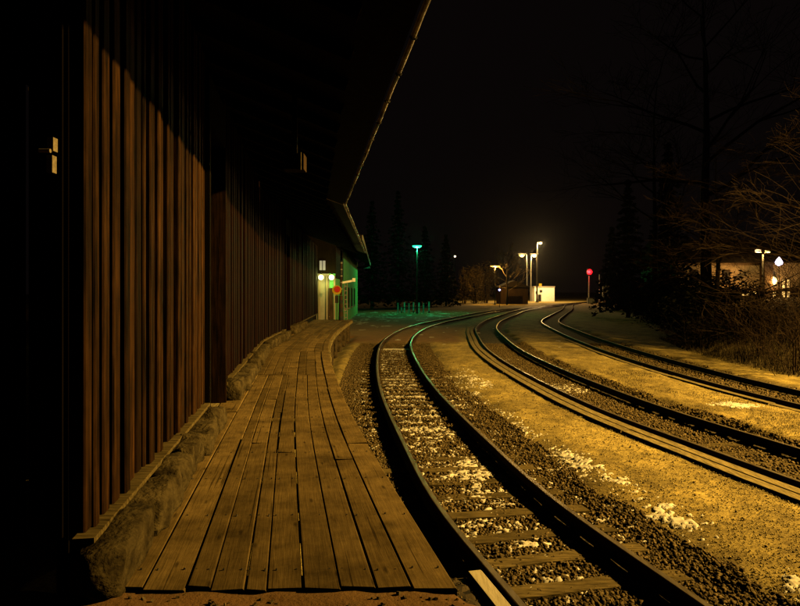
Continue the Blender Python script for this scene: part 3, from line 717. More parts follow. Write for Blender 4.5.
# ------------------------------------------------------------------ lamps
def pt_light(name, loc, col, power, parent, radius=0.15, spot=None):
    ld = bpy.data.lights.new(name, 'SPOT' if spot else 'POINT'); ld.color = col; ld.energy = power; ld.shadow_soft_size = radius
    o = bpy.data.objects.new(name, ld); C.objects.link(o)
    if parent is not None: o.parent = parent; o.location = Vector(loc) - Vector(parent['_b'])
    else: o.location = loc
    if spot:
        d = (Vector(spot[0]) - Vector(loc)).normalized(); o.rotation_euler = d.to_track_quat('-Z', 'Y').to_euler()
        ld.spot_size = math.radians(spot[1]); ld.spot_blend = spot[2]
    return o
def post_lamp(name, label, base, h, head_col, head_st, power, lcol, headr=0.55, pr=0.09, kind='disc', arm=0.0, group='lit station lamps', galv='galv'):
    t = thing(name, label, 'lamp', base, group); b = Vector(base)
    MB().tube([b, b + Vector((0, 0, 1.2)), b + Vector((0, 0, h - 0.25))], [pr * 1.5, pr * 1.2, pr * 0.75], 10).build('pole', M[galv], t)
    MB().box(b.x - pr * 2.2, b.x + pr * 2.2, b.y - pr * 2.2, b.y + pr * 2.2, b.z - 0.1, b.z + 0.18).build('base', M['concrete'], t)
    top = b + Vector((0, 0, h))
    if kind == 'disc':
        hd = MB().lathe(top, [(headr * .3, 0.02), (headr, 0.05), (headr * .9, 0.14), (headr * .35, 0.24), (0.03, 0.28)], 18).build('lamp_hood', M['galv'], t)
        MB().lathe(top, [(headr * .45, -0.2), (headr * .85, -0.12), (headr * .96, 0.03)], 18).build('lamp_glass', emit(name + '_glass', head_col, head_st), t)
        pt_light('lamp_light', top + Vector((0, -0.0, -0.45)), lcol, power, t, 0.15)
    else:
        tip = top + Vector((arm, 0, 0.25))
        MB().tube([b + Vector((0, 0, h - 0.3)), b + Vector((arm * .15, 0, h + 0.15)), b + Vector((arm * .5, 0, h + 0.3)), tip], pr * 0.6, 8).build('arm', M[galv], t)
        MB().obox(tip + Vector((0, 0, 0.06)), (1, 0, 0), (0, 1, 0), (0, 0, 1), headr, headr * .5, 0.1).build('lamp_hood', M['galv'], t)
        MB().lathe(tip + Vector((0, 0, -0.3)), [(headr * .3, -headr * .35), (headr * .75, -headr * .1), (headr * .75, 0.1), (headr * .55, 0.32)], 14).build('lamp_glass', emit(name + '_glass', head_col, head_st), t)
        pt_light('lamp_light', tip + Vector((0, 0, -0.3 - headr * .5 - 0.15)), lcol, power, t, 0.15)
    return t
# yard mast out of the frame on the right: it lights platform, tracks and wall
ML = Vector((22.5, 8.0, 13.3))
ym = thing('yard_light_mast', 'tall galvanised mast with floodlight beyond the right edge', 'lamp', (23.2, 8.0, float(gz(23.2, 8.0))))
MB().tube([(23.2, 8, 0.3), (23.2, 8, 5), (23.2, 8, 13.6)], [0.16, 0.13, 0.08], 12).build('pole', M['galv'], ym)
MB().tube([(23.2, 8, 13.4), (22.6, 8, 13.6)], 0.05, 8).build('arm', M['galv'], ym)
MB().box(22.2, 22.85, 7.7, 8.3, 13.5, 13.72).build('lamp_hood', M['galv'], ym)
pt_light('floodlight', ML, SODIUM, YARD_POWER, ym, 0.22, ((0.0, 20.5, 0.0), 92, 0.75))

def on_ground(px, Y):
    x = (px - CX) / F * Y; return (x, Y, float(gz(x, min(Y, 238))))
def hgt(py, Y, base): return CAMZ - (py - HY) / F * Y - base[2]
GREEN = (0.03, 1.0, 0.32)
b = on_ground(417, 78); post_lamp('station_lamp', 'slender pole lamp with green glowing mushroom head', b, hgt(246, 78, b), (0.02, 1.0, 0.36), 3, 3600, GREEN, 0.62, 0.08)
b = on_ground(495, 133); post_lamp('station_lamp', 'orange glowing mushroom lamp beside small bare tree', b, hgt(266, 133, b), (1.0, 0.48, 0.09), 1.9, 10000, (1, .52, .1), 1.1, 0.1)
b = on_ground(527, 170); post_lamp('street_lamp', 'left of the two crook-armed lamps beside tall bright mast', b, hgt(255, 170, b), (1.0, 0.55, 0.13), 2.0, 13000, (1, .56, .14), 1.05, 0.11, 'arm', -1.4)
b = on_ground(531, 174); post_lamp('street_lamp', 'right crook-armed lamp with pinkish white glow beside tall mast', b, hgt(255, 174, b), (1.0, 0.66, 0.34), 2.4, 16000, (1, .6, .2), 1.1, 0.13, 'arm', 0.9)
b = on_ground(537, 163); post_lamp('light_mast', 'tallest pale mast with small lamp at its top', b, hgt(243, 163, b), (1.0, 0.8, 0.4), 3, 18000, (1, .66, .24), 0.6, 0.18, 'arm', 0.9)
b = on_ground(763, 58); 
tw = thing('street_lamp', 'twin-headed street lamp above the lit house on the right', 'lamp', b, 'lit station lamps'); B_ = Vector(b); zt = at(763, 253, 58).z
MB().tube([B_, (b[0], 58, zt)], [0.1, 0.06], 8).build('pole', M['galv'], tw)
for px, cl in ((758, (1, .62, .3)), (768, (1, .68, .16))):
    q = at(px, 251, 58)
    MB().tube([(b[0], 58, zt - 0.1), (q.x, 58, q.z + 0.12)], 0.035, 6).build('arm', M['galv'], tw)
    MB().lathe((q.x, 58, q.z), [(0.12, -0.16), (0.26, -0.05), (0.24, 0.1), (0.1, 0.2)], 12).build('lamp_glass', emit('twin_lamp_glass', cl, 3), tw)
    pt_light('lamp_light', (q.x, 57.9, q.z - 0.35), (1, .58, .15), 350, tw)

# red signal
b = on_ground(589, 150); B_ = Vector(b); zs = at(589, 272, 150).z
sg = thing('railway_signal', 'railway signal post showing a bright red light', 'signal', b)
MB().tube([B_, B_ + Vector((0, 0, zs - b[2] + 0.6))], [0.16, 0.11], 10).build('post', M['white'], sg)
MB().box(b[0] - 0.5, b[0] + 0.5, 149.7, 149.86, zs - 0.9, zs + 0.9).build('signal_board', M['black'], sg)
MB().tube([(b[0], 149.66, zs), (b[0], 149.45, zs)], 0.62, 18).build('red_lens', emit('red_lens_glow', (1.0, 0.002, 0.004), 5), sg)
MB().tube([(b[0], 149.7, zs - 0.6), (b[0], 149.6, zs - 0.6)], 0.17, 12).build('dark_lens', M['glass'], sg)
for z in np.arange(b[2] + 0.6, zs - 1.2, 0.5): MB().box(b[0] - 0.22, b[0] + 0.22, 149.78, 149.83, z, z + 0.04).build('rung', M['galv'], sg)
pt_light('signal_light', (b[0] - 0.1, 149.1, zs), (1, .02, .03), 700, sg, 0.2)
# second mast and relay boxes by the signal
b = on_ground(599.5, 152); B_ = Vector(b)
t = thing('trackside_mast', 'thin dark mast right of the red signal', 'mast', b); MB().tube([B_, B_ + Vector((0, 0, 7.0))], [0.14, 0.1], 8).build('pole', M['white'], t); MB().box(b[0] - 0.25, b[0] + 0.25, 151.7, 152.3, b[2] - 0.1, b[2] + 0.3).build('base', M['concrete'], t)
for q, (px, wpx, h, lb) in enumerate(((592, 9, 1.3, 'grey relay cabinet at the foot of the red signal'), (606, 7, 4.6, 'tall narrow relay cabinet right of the thin mast'))):
    b = on_ground(px, 146 if q == 0 else 155); hw = wpx / F * 150 / 2
    t = thing('relay_cabinet', lb, 'cabinet', b, 'relay cabinets')
    MB().box(b[0] - hw, b[0] + hw, b[1] - 0.4, b[1] + 0.4, b[2] - 0.1, b[2] + h).build('case', M['galv'], t)
    MB().box(b[0] - hw - 0.06, b[0] + hw + 0.06, b[1] - 0.46, b[1] + 0.46, b[2] + h, b[2] + h + 0.08).build('lid', M['dark'], t)
    MB().box(b[0] - hw * .85, b[0] - 0.02, b[1] - 0.43, b[1] - 0.402, b[2] + 0.15, b[2] + h - 0.12).build('door', M['white'], t)
    MB().box(b[0] + 0.02, b[0] + hw * .85, b[1] - 0.43, b[1] - 0.402, b[2] + 0.15, b[2] + h - 0.12).build('door', M['white'], t)

# ------------------------------------------------------------------ station building at the end of the platform
YS = 42.0
st = thing('station_building', 'station building with two glowing wall lamps and deep green-lit eaves', 'building', (-5.0, YS, 0.1))
xs_ = lambda px, Y=YS: (px - CX) / F * Y
zs_ = lambda py, Y=YS: CAMZ - (py - HY) / F * Y
xr = xs_(335.5)
# side wall along the track, slightly tapering away
FARX, FARY = -5.45, 80.0
def wall_quad(name, p0, p1, z0, z1, th, mat, parent):
    u = (Vector(p1) - Vector(p0)); L_ = u.length; u.normalize(); n = Vector((u.y, -u.x, 0))
    c = (Vector(p0) + Vector(p1)) / 2 - n * th / 2 + Vector((0, 0, (z0 + z1) / 2))
    return MB().obox(c, u, n, Vector((0, 0, 1)), L_ / 2, th / 2, (z1 - z0) / 2).build(name, mat, parent), u, n
sw, us, ns = wall_quad('side_wall', (xr, YS, 0), (FARX, FARY, 0), -0.1, 6.6, 0.4, M['lamplit_plaster'], st)
MB().box(-16, xr - 0.42, YS, YS + 0.4, -0.1, 8.6).build('front_wall', M['plaster'], st)
MB().box(-16, FARX - 0.42, FARY - 0.4, FARY, -0.1, 8.6).build('end_wall', M['plaster'], st)
# pilasters, doorway, sign window on the front
for a, b_ in ((318.5, 320.3), (326.3, 327.8), (333.8, 335.4)):
    MB().box(xs_(a), xs_(b_), YS - 0.12, YS - 0.003, -0.1, zs_(276)).build('pilaster', M['plaster2'], st)
dr = MB().box(xs_(328.6), xs_(333.2), YS - 0.06, YS - 0.004, 0.05, zs_(288)).build('door', M['wood_red'], st)
MB().tube([(xs_(329.2), YS - 0.12, 1.15), (xs_(329.8), YS - 0.12, 1.15)], 0.02, 6).build('handle', M['iron'], dr)
wn = MB().box(xs_(319.2), xs_(326), YS - 0.16, YS - 0.104, zs_(271), zs_(260)).build('window', M['backing'], st)
for k in (0, 1):
    a = xs_(319.9) + k * 0.22; MB().box(a, a + 0.17, YS - 0.175, YS - 0.163, zs_(270.2), zs_(260.8)).build('pane', emit('lit_pane', (0.9, 0.8, 0.55), 0.3), wn)
gl = emit('wall_lamp_glass', (1.0, 0.95, 0.36), 5)
for px in (321.8, 332.2):
    q = Vector((xs_(px), YS - 0.42, zs_(277.5)))
    lm = MB().tube([(q.x, YS - 0.01, q.z + 0.22), (q.x, YS - 0.25, q.z + 0.32), (q.x, q.y, q.z + 0.2)], 0.022, 6).build('wall_lamp', M['dark'], st)
    MB().lathe(q, [(0.06, -0.17), (0.15, -0.1), (0.18, 0.0), (0.15, 0.1), (0.06, 0.17)], 14).build('globe', gl, lm)
    pt_light('wall_light', q + Vector((0, -0.32, -0.02)), (0.95, 1.0, 0.22), 75, st, 0.1)
MB().obox(Vector((xr, YS, 0)) + us * 4.0 + ns * 0.02 + Vector((0, 0, 5.2)), us, ns, Vector((0, 0, 1)), 4.1, 0.015, 1.45).build('side_shade_sheet', M['backing'], st)  # dark sheet standing in for shade on the near side wall
# side wall openings
for s in (10, 16, 22, 28):
    p = Vector((xr, YS, 0)) + us * s
    f = MB().obox(p + ns * 0.03 + Vector((0, 0, 2.3)), us, ns, Vector((0, 0, 1)), 0.75, 0.04, 0.95).build('window', M['wood_red'], st)
    MB().obox(p + ns * 0.06 + Vector((0, 0, 2.3)), us, ns, Vector((0, 0, 1)), 0.62, 0.02, 0.82).build('pane', M['glass'], f)
    MB().obox(p + ns * 0.06 + Vector((0, 0, 1.31)), us, ns, Vector((0, 0, 1)), 0.85, 0.09, 0.04).build('sill', M['concrete'], f)
MB().box(-16, xr + 0.02, YS - 0.10, YS - 0.005, zs_(273.5), 8.5).build('upper_shade_sheet', M['backing'], st)  # dark sheet added as the shade over the upper front wall
# roof
e0, e1 = Vector((-2.44, 40.0, 6.28)), Vector((-3.86, 80.4, 6.28)); ueS = (e1 - e0).normalized(); neS = Vector((ueS.y, -ueS.x, 0))
tilt = -neS * 8 + Vector((0, 0, 3.8))
a = [e0, e1, e1 + tilt, e0 + tilt]; mb = MB(); mb.add(a + [p + Vector((0, 0, 0.16)) for p in a], [(3, 2, 1, 0), (4, 5, 6, 7), (1, 5, 4, 0), (2, 6, 5, 1), (3, 7, 6, 2), (0, 4, 7, 3)])
rfS = mb.build('roof', M['roof'], st)
MB().obox((e0 + e1) / 2 + neS * 0.03 + Vector((0, 0, 0.03)), ueS, neS, (0, 0, 1), (e1 - e0).length / 2, 0.025, 0.17).build('fascia', M['plaster'], rfS)
MB().box(FARX - 0.3, e1.x, FARY + 0.02, FARY + 0.2, 5.85, 6.1).build('tie_beam', M['plaster'], st)
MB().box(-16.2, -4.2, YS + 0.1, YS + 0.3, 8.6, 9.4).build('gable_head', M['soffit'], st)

# striped barrier pole with round sign at the platform end
YP = 36.2; bx_ = (341 - CX) / F * YP
bp = thing('barrier_pole', 'upright barrier pole with dark striped foot at the platform end', 'barrier', (bx_, YP, PZ))
zt = CAMZ - (237 - HY) / F * YP; seg = 9; z = PZ + 1.45; dz = (zt - z) / seg
for q in range(seg):
    r0 = 0.075 - 0.0035 * q
    MB().tube([(bx_ + 0.01 * q * 0.4, YP, z + dz * q), (bx_ + 0.01 * (q + 1) * 0.4, YP, z + dz * (q + 1) - 0.002)], r0, 10).build('boom_band', M['dark'] if q % 2 else M['wood_red'], bp)
    MB().tube([(bx_ + 0.01 * (q + 1) * 0.4, YP, z + dz * (q + 1) - 0.03), (bx_ + 0.01 * (q + 1) * 0.4, YP, z + dz * (q + 1) + 0.03)], r0 + 0.014, 10).build('collar', M['galv'], bp)
for q in range(6):
    MB().tube([(bx_, YP, PZ + 0.24 * q), (bx_, YP, PZ + 0.24 * (q + 1) - 0.002)], 0.15 - 0.008 * q, 12).build('stripe_band', M['black'] if q % 2 == 0 else M['wood_red'], bp)
q = Vector(((336.8 - CX) / F * (YP - 0.3), YP - 0.3, CAMZ - (290 - HY) / F * YP))
rs = thing('round_sign', 'round red sign with yellow rim beside the barrier pole', 'sign', (q.x, q.y, PZ))
MB().tube([(q.x, q.y + 0.04, PZ), (q.x, q.y + 0.04, q.z + 0.2)], 0.03, 8).build('post', M['dark'], rs)
MB().tube([(q.x, q.y, q.z), (q.x, q.y + 0.02, q.z)], 0.27, 22).build('rim', M['yellow'], rs)
MB().tube([(q.x + 0.03, q.y - 0.018, q.z + 0.04), (q.x + 0.03, q.y - 0.004, q.z + 0.04)], 0.18, 20).build('disc', M['red'], rs)
MB().box(q.x - 0.1, q.x + 0.1, q.y - 0.03, q.y + 0.01, q.z - 0.75, q.z - 0.33).build('box', M['black'], rs)
# pale lattice arm right of the pole
YL = 39.0; lx = (345.8 - CX) / F * YL
la = thing('signal_arm', 'pale ladder-like post with short arm right of the barrier pole', 'signal', (lx, YL, 0.1))
zt = CAMZ - (282 - HY) / F * YL
for o_ in (-0.09, 0.09): MB().tube([(lx + o_, YL, 0.05), (lx + o_, YL, zt)], 0.022, 6).build('rail_tube', M['galv'], la)
for z in np.arange(0.35, zt, 0.28): MB().box(lx - 0.088, lx + 0.088, YL - 0.02, YL + 0.02, z, z + 0.05).build('rung', M['galv'], la)
MB().obox((lx + 0.12, YL - 0.05, zt + 0.02), Vector((1, 0, 0.18)).normalized(), (0, 1, 0), Vector((-0.18, 0, 1)).normalized(), 0.42, 0.03, 0.06).build('arm', M['white'], la)
MB().box(lx + 0.42, lx + 0.6, YL - 0.1, YL, zt + 0.02, zt + 0.24).build('lens', M['white'], la)

# post fence below the green lamp
fx = thing('post_fence', 'short row of stubby fence posts under the green lamp', 'fence', (0.8, 80, 0.1))
for k, px in enumerate((398, 401.5, 404.5, 409, 413.5, 419, 423.5, 429)):
    Y = 79.5 + (k % 3) * 0.9; x = (px - CX) / F * Y; g0 = float(gz(x, Y)); hh = (1.25, 0.7, 1.3, 1.25, 1.3, 1.25, 1.2, 1.4)[k]
    p = MB().box(x - 0.09, x + 0.09, Y - 0.09, Y + 0.09, g0 - 0.2, g0 + hh).build('post', M['concrete'], fx)
    MB().box(x - 0.11, x + 0.11, Y - 0.11, Y + 0.11, g0 + hh + 0.002, g0 + hh + 0.06).build('cap', M['concrete'], p)
x0_, x1_ = (397 - CX) / F * 80, (430 - CX) / F * 80.5
MB().box(x0_, x1_, 80.1, 80.16, 0.75, 0.85).build('cross_rail', M['dark'], fx)

# ------------------------------------------------------------------ hut, white shed and other far buildings
def hut(name, label, x0, x1, Y0, Y1, h, rh, wallm, cat='hut', opening=True, fac=0):
    t = thing(name, label, cat, ((x0 + x1) / 2, Y0, 0.05))
    MB().box(x0, x1, Y0, Y1, -0.2, h).build('wall', wallm, t)
    n = max(3, int((x1 - x0) / 0.45))
    for k in range(n):
        a = x0 + (x1 - x0) * k / n
        if opening and 0.2 < (k + .5) / n < 0.85: z0 = 1.9 + 0.0
        else: z0 = -0.1
        MB().box(a + 0.02, a + (x1 - x0) / n - 0.02, Y0 - 0.04, Y0 - 0.003, z0, h).build('board', wallm, t)
    if opening:
        MB().box(x0 + (x1 - x0) * .24, x0 + (x1 - x0) * .8, Y0 - 0.03, Y0 - 0.004, 0.05, 1.85).build('door', M['backing'], t)
    o = 0.5; xm = (x0 + x1) / 2
    vs = [(x0 - o, Y0 - o, h), (x1 + o, Y0 - o, h), (xm, Y0 - o, h + rh), (x0 - o, Y1 + o, h), (x1 + o, Y1 + o, h), (xm, Y1 + o, h + rh)]
    mb = MB(); mb.add(vs, [(0, 1, 2), (5, 4, 3), (0, 2, 5, 3), (1, 4, 5, 2), (0, 3, 4, 1)]); mb.build('roof', M['roof'], t)
    return t
x0, x1 = xs_(501, 139), xs_(528, 139); hut('wooden_hut', 'small brown wooden hut with pitched roof beside the bare tree', x0, x1, 139, 146, 3.9, 1.5, M['wood_red'])
# white building
Yw = 178.0; x0, x1 = xs_(534.5, Yw), xs_(554.5, Yw); zt = CAMZ - (287 - HY) / F * Yw; zb = 0.0
wb = thing('white_building', 'bright white low building under the tall mast', 'building', ((x0 + x1) / 2, Yw, 0))
MB().box(x0, x1, Yw, Yw + 6, -0.3, zt).build('wall', M['white'], wb)
MB().box(x0 - 0.15, x1 + 0.15, Yw - 0.15, Yw + 6.15, zt, zt + 0.22).build('roof', M['concrete'], wb)
MB().box(x0 + 1.0, x0 + 1.9, Yw - 0.05, Yw - 0.003, 0.0, 2.1).build('door', M['dark'], wb)
MB().box(x0 + 0.3, x0 + 0.8, Yw - 0.05, Yw - 0.003, 2.3, 3.0).build('window', M['glass'], wb)
MB().box(x0 + 1.5, x0 + 2.2, Yw - 0.05, Yw - 0.003, 2.7, 3.4).build('window', M['glass'], wb)
MB().box(x0 + 1.5, x0 + 2.2, Yw + 0.5, Yw + 1.2, zt + 0.22, zt + 1.0).build('chimney', M['yellow'], wb)
# house on the right behind the branches
Yh = 62.0
hb = thing('house', 'lamp-lit house half hidden behind the bare branches on the right', 'house', (xs_(745, Yh), Yh, 0.5))
hz = lambda py: CAMZ - (py - HY) / F * Yh
X0, X1 = xs_(676, Yh), xs_(850, Yh)
MB().box(X0, X1, Yh, Yh + 9, 0, hz(262)).build('wall', M['plaster2'], hb)
e = hz(262); mb = MB(); mb.add([(X0 - .8, Yh - 1.2, e - .1), (X1 + .8, Yh - 1.2, e - .1), (X1 + .8, Yh + 4.5, e + 2.6), (X0 - .8, Yh + 4.5, e + 2.6), (X1 + .8, Yh + 10, e - .1), (X0 - .8, Yh + 10, e - .1)], [(0, 1, 2, 3), (3, 2, 4, 5), (0, 3, 5), (1, 4, 2), (0, 5, 4, 1)]); mb.build('roof', M['roof'], hb)
for a, b_, c0, c1, lit in ((690, 698, 285, 270, 0), (722, 730, 285, 270, 0), (741, 751, 297, 291, 1), (752.5, 757, 297, 291, 1), (781, 785, 289, 279, 1), (786, 790, 289, 279, 1), (781, 785, 299, 291, 1), (772, 776, 299, 291, 1), (786, 790, 299, 291, 1)):
    f = MB().box(xs_(a, Yh), xs_(b_, Yh), Yh - 0.06, Yh - 0.003, hz(c0), hz(c1)).build('window', M['wood_red'], hb)
    MB().box(xs_(a, Yh) + .07, xs_(b_, Yh) - .07, Yh - 0.075, Yh - 0.063, hz(c0) + .07, hz(c1) - .07).build('pane', emit('lit_house_pane', (1, .55, .14), 2.5) if lit else M['glass'], f)
MB().box(xs_(712, Yh), xs_(800, Yh), Yh - 0.9, Yh - 0.05, hz(290.5), hz(288.5)).build('balcony', M['wood_red'], hb)
MB().box(xs_(759, Yh), xs_(767, Yh), Yh - 1.0, Yh - 0.1, 0, hz(262)).build('timber_pillar', M['soffit'], hb)
q = at(772.5, 281, Yh - 0.7); lm = MB().tube([(q.x, Yh - 0.01, q.z + .5), (q.x, q.y, q.z + .35)], 0.03, 6).build('porch_lamp', M['dark'], hb)
MB().lathe(q, [(0.15, -0.42), (0.36, -0.22), (0.42, 0.05), (0.33, 0.3), (0.1, 0.42)], 14).build('globe', emit('porch_globe', (1, .72, .25), 5), lm)
pt_light('porch_light', q + Vector((0, -0.6, -0.1)), (1, .5, .12), 1000, hb)
pt_light('porch_light', at(735, 282, Yh - 1.6), (1, .45, .1), 420, hb)
MB().box(xs_(734.3, Yh), xs_(735.7, Yh), Yh - 1.3, Yh - 0.01, hz(278) - .1, hz(278) + .1).build('porch_lamp', M['dark'], hb)
q = at(779, 262, 60.4)
wl = thing('globe_lamp', 'small white-violet lamp right of the twin street lamp', 'lamp', (q.x, 60, 0.5))
MB().tube([(q.x, 60.4, 1.0), (q.x, 60.4, q.z - 0.3)], 0.05, 8).build('pole', M['dark'], wl)
MB().lathe((q.x, 60.4, q.z), [(0.1, -0.35), (0.3, -0.2), (0.34, 0.0), (0.2, 0.28), (0.04, 0.5)], 14).build('globe', emit('violet_globe', (0.85, 0.72, 1.0), 6), wl)
# dots of light: a far lamp, and a bluish sign shaped as a lamp
for px, py, Y, col, lb in ((455, 256.5, 120, (1, .75, .5), 'tiny far lamp glowing high among the dark trees'), (499.5, 290, 110, (.55, .5, 1.0), 'tiny bluish glowing sign between bare tree and hut')):
    q = at(px, py, Y); t = thing('lamp', lb, 'lamp', (q.x, Y, 0.05)); MB().tube([(q.x, Y, 0), (q.x, Y, q.z - .18)], .05, 6).build('pole', M['dark'], t)
    MB().lathe(q, [(0.06, -0.18), (0.2, -0.05), (0.2, 0.1), (0.05, 0.2)], 10).build('lamp_glass', emit('far_lamp', col, 3), t)

# ------------------------------------------------------------------ trees and scrub
def branch_tree(mb, p, d, ln, r, depth, rr, sides=4, droop=0.0, spread=0.7, minr=0.004):
    pts = [p.copy()]; rad = [r]; q = p.copy(); dd = d.copy(); n = 4
    for s in range(n):
        dd = (dd + Vector((rr.uniform(-.24, .24), rr.uniform(-.24, .24), rr.uniform(-.16, .18) - droop))).normalized()
        q = q + dd * (ln / n); pts.append(q.copy()); rad.append(max(minr, r * (1 - 0.55 * (s + 1) / n)))
    mb.tube(pts, rad, sides if r > 0.03 else 3, caps=False)
    if depth <= 0: return
    k = rr.randint(3, 5)
    for c in range(k):
        t = rr.uniform(0.3, 1.0); i_ = min(n - 1, int(t * n)); b0 = pts[i_].lerp(pts[i_ + 1], t * n - i_)
        az = rr.uniform(0, 2 * math.pi); side = Vector((math.cos(az), math.sin(az), rr.uniform(-.2, .5)))
        nd = (dd * (1 - spread * .5) + side * spread).normalized()
        branch_tree(mb, b0, nd, ln * rr.uniform(.5, .75), rad[i_] * rr.uniform(.45, .65), depth - 1, rr, sides, droop, spread, minr)
def bare_tree(name, label, base, h, r, seed, mat_t, mat_c, depth=4, droop=0.0, spread=0.7, limbs=9, first=0.25, lean=(0, 0), group=None, minr=0.006):
    rr = random.Random(seed); t = thing(name, label, 'tree', base, group); b = Vector(base)
    pts, rad = [], []
    for s in range(8):
        f = s / 7; pts.append(b + Vector((lean[0] * f + rr.uniform(-.1, .1) * f * h * .1, lean[1] * f + rr.uniform(-.1, .1) * f * h * .1, h * f - (0.3 if s == 0 else 0)))); rad.append(max(0.012, r * (1 - 0.9 * f)))
    MB().tube(pts, rad, 8).build('trunk', mat_t, t, True)
    mb = MB()
    for k in range(limbs):
        f = first + (1 - first) * (k + rr.random()) / limbs; f = min(f, .98); i_ = int(f * 7); p = pts[i_].lerp(pts[min(7, i_ + 1)], f * 7 - i_)
        az = k * 2.4 + rr.uniform(-.4, .4); d = Vector((math.cos(az), math.sin(az), rr.uniform(.25, .8))).normalized()
        branch_tree(mb, p, d, h * (0.42 - 0.25 * f) * rr.uniform(.8, 1.15), r * (1 - .8 * f) * .5, depth - 1, rr, 5, droop, spread, minr)
    mb.build('crown', mat_c, t)
    return t
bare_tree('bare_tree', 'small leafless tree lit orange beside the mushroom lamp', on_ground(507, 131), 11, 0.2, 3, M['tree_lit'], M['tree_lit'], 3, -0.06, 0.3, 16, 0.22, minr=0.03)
bare_tree('bare_tree', 'leafless tree whose drooping branches hang in from the right edge', (16.8, 22.5, float(gz(16.8, 22.5))), 10.0, 0.24, 5, M['bark'], M['twig'], 5, 0.035, 0.75, 15, 0.2, minr=0.0035)
bare_tree('bare_tree', 'slim leafless tree in the scrub before the lit house', (15.3, 30.0, float(gz(15.3, 30))), 9.0, 0.16, 8, M['twig_dark'], M['twig'], 5, 0.03, 0.75, 12, 0.2, minr=0.004)
x_ = xs_(706, 34); bare_tree('bare_tree', 'thick dark trunk standing in front of the lit house', (x_, 34, float(gz(x_, 34))), 19, 0.36, 12, M['twig_dark'], M['twig_dark'], 4, 0.0, 0.7, 14, 0.4, minr=0.01)
x_ = xs_(655, 52); bare_tree('bare_tree', 'tall dark leafless tree left of the thick trunk', (x_, 52, float(gz(x_, 52))), 20, 0.3, 14, M['twig_dark'], M['twig_dark'], 4, 0.0, 0.6, 14, 0.35, minr=0.012)
# scrub: twiggy bushes
def bush(label, base, h, n, seed, mat, spread=1.0, depth=2):
    rr = random.Random(seed); t = thing('bush', label, 'bush', base, 'scrub along the right verge'); b = Vector(base); mb = MB(); st_ = MB()
    for k in range(n):
        az = rr.uniform(0, 2 * math.pi); rad = rr.uniform(0, .8) * spread; p = b + Vector((math.cos(az) * rad, math.sin(az) * rad, -0.1))
        d = Vector((math.cos(az) * rr.uniform(.1, .6), math.sin(az) * rr.uniform(.1, .6), 1)).normalized()
        branch_tree(mb, p, d, h * rr.uniform(.4, .85), rr.uniform(.008, .018), depth, rr, 3, 0.06, .6, 0.004)
    for k in range(3):
        p = b + Vector((rr.uniform(-.2, .2), rr.uniform(-.2, .2), -0.15)); st_.tube([p, p + Vector((rr.uniform(-.2, .2), rr.uniform(-.2, .2), h * .5))], [.035, .02], 5)
    st_.build('stem', mat, t); mb.build('branches', mat, t); return t
spots = [(15.2, 20.6, 6.5, 22, 'twig', 'tallest arching bush at the right edge before the violet lamp'), (17.5, 26.5, 7.0, 20, 'twig', 'tall loose bush reaching above the twin street lamp'), (12.9, 20.3, 2.6, 26, 'twig', 'low twiggy bush nearest the far track at the right edge'), (14.3, 21.4, 3.4, 30, 'twig', 'taller tangled bush at the right edge under drooping branches'), (13.9, 24.0, 3.0, 26, 'twig', 'tangled bush left of the drooping branches'), (13.8, 28.0, 2.4, 22, 'twig_dark', 'dim bush at the corner where the dark hedge starts'), (16.5, 25.5, 4.0, 28, 'twig', 'high bush in front of the lit house windows'), (16.2, 30.5, 3.0, 22, 'twig_dark', 'dim bush at the foot of the thick dark trunk')]
for k, (x, y, h, n, m, lb) in enumerate(spots): bush(lb, (x, y, float(gz(x, y))), h, n, 70 + k, M[m], 1.1)
# dry grass at the foot of the scrub
def grass():
    n = 16000; y = 14 + 22 * nrng.random(n); x = HEDGE(y) + nrng.normal(0.9, 0.9, n); x = np.where(x < HEDGE(y) - 0.5, HEDGE(y) + 0.5, x)
    z = gz(x, y); h = 0.12 + 0.4 * nrng.random(n) * np.clip((x - HEDGE(y) + .6) / 1.2, .2, 1); a = nrng.random(n) * 6.283; w_ = 0.008 + 0.008 * nrng.random(n); le = 0.2 + 0.35 * nrng.random(n)
    p0 = np.stack([x - np.sin(a) * w_, y + np.cos(a) * w_, z - .02], 1); p1 = np.stack([x + np.sin(a) * w_, y - np.cos(a) * w_, z - .02], 1)
    p2 = np.stack([x + np.cos(a) * le * h, y + np.sin(a) * le * h, z + h], 1)
    V = np.stack([p0, p1, p2], 1).reshape(-1, 3); o = np_mesh('grass', V, np.arange(3 * n).reshape(-1, 3), M['drygrass']); o['kind'] = 'stuff'; o['label'] = 'dry grass tufts along the verge below the scrub'; o['category'] = 'grass'
grass()
def weeds():
    n = 9000; y = 9 + 13 * nrng.random(n); x = T2(y) + 1.5 + 2.0 * nrng.random(n)
    k = fbm(x * 1.1, y * 1.1, 61) > 0.53; x, y = x[k], y[k]; n = len(x)
    z = gz(x, y); h = 0.02 + 0.05 * nrng.random(n); a = nrng.random(n) * 6.283; w_ = 0.004 + 0.005 * nrng.random(n); le = 0.4 + 0.9 * nrng.random(n)
    p0 = np.stack([x - np.sin(a) * w_, y + np.cos(a) * w_, z - .01], 1); p1 = np.stack([x + np.sin(a) * w_, y - np.cos(a) * w_, z - .01], 1)
    p2 = np.stack([x + np.cos(a) * le * h, y + np.sin(a) * le * h, z + h], 1)
    o = np_mesh('weeds', np.stack([p0, p1, p2], 1).reshape(-1, 3), np.arange(3 * n).reshape(-1, 3), M['drygrass']); o['kind'] = 'stuff'; o['label'] = 'short withered weeds on the gravel strip before the farthest track'; o['category'] = 'grass'
weeds()
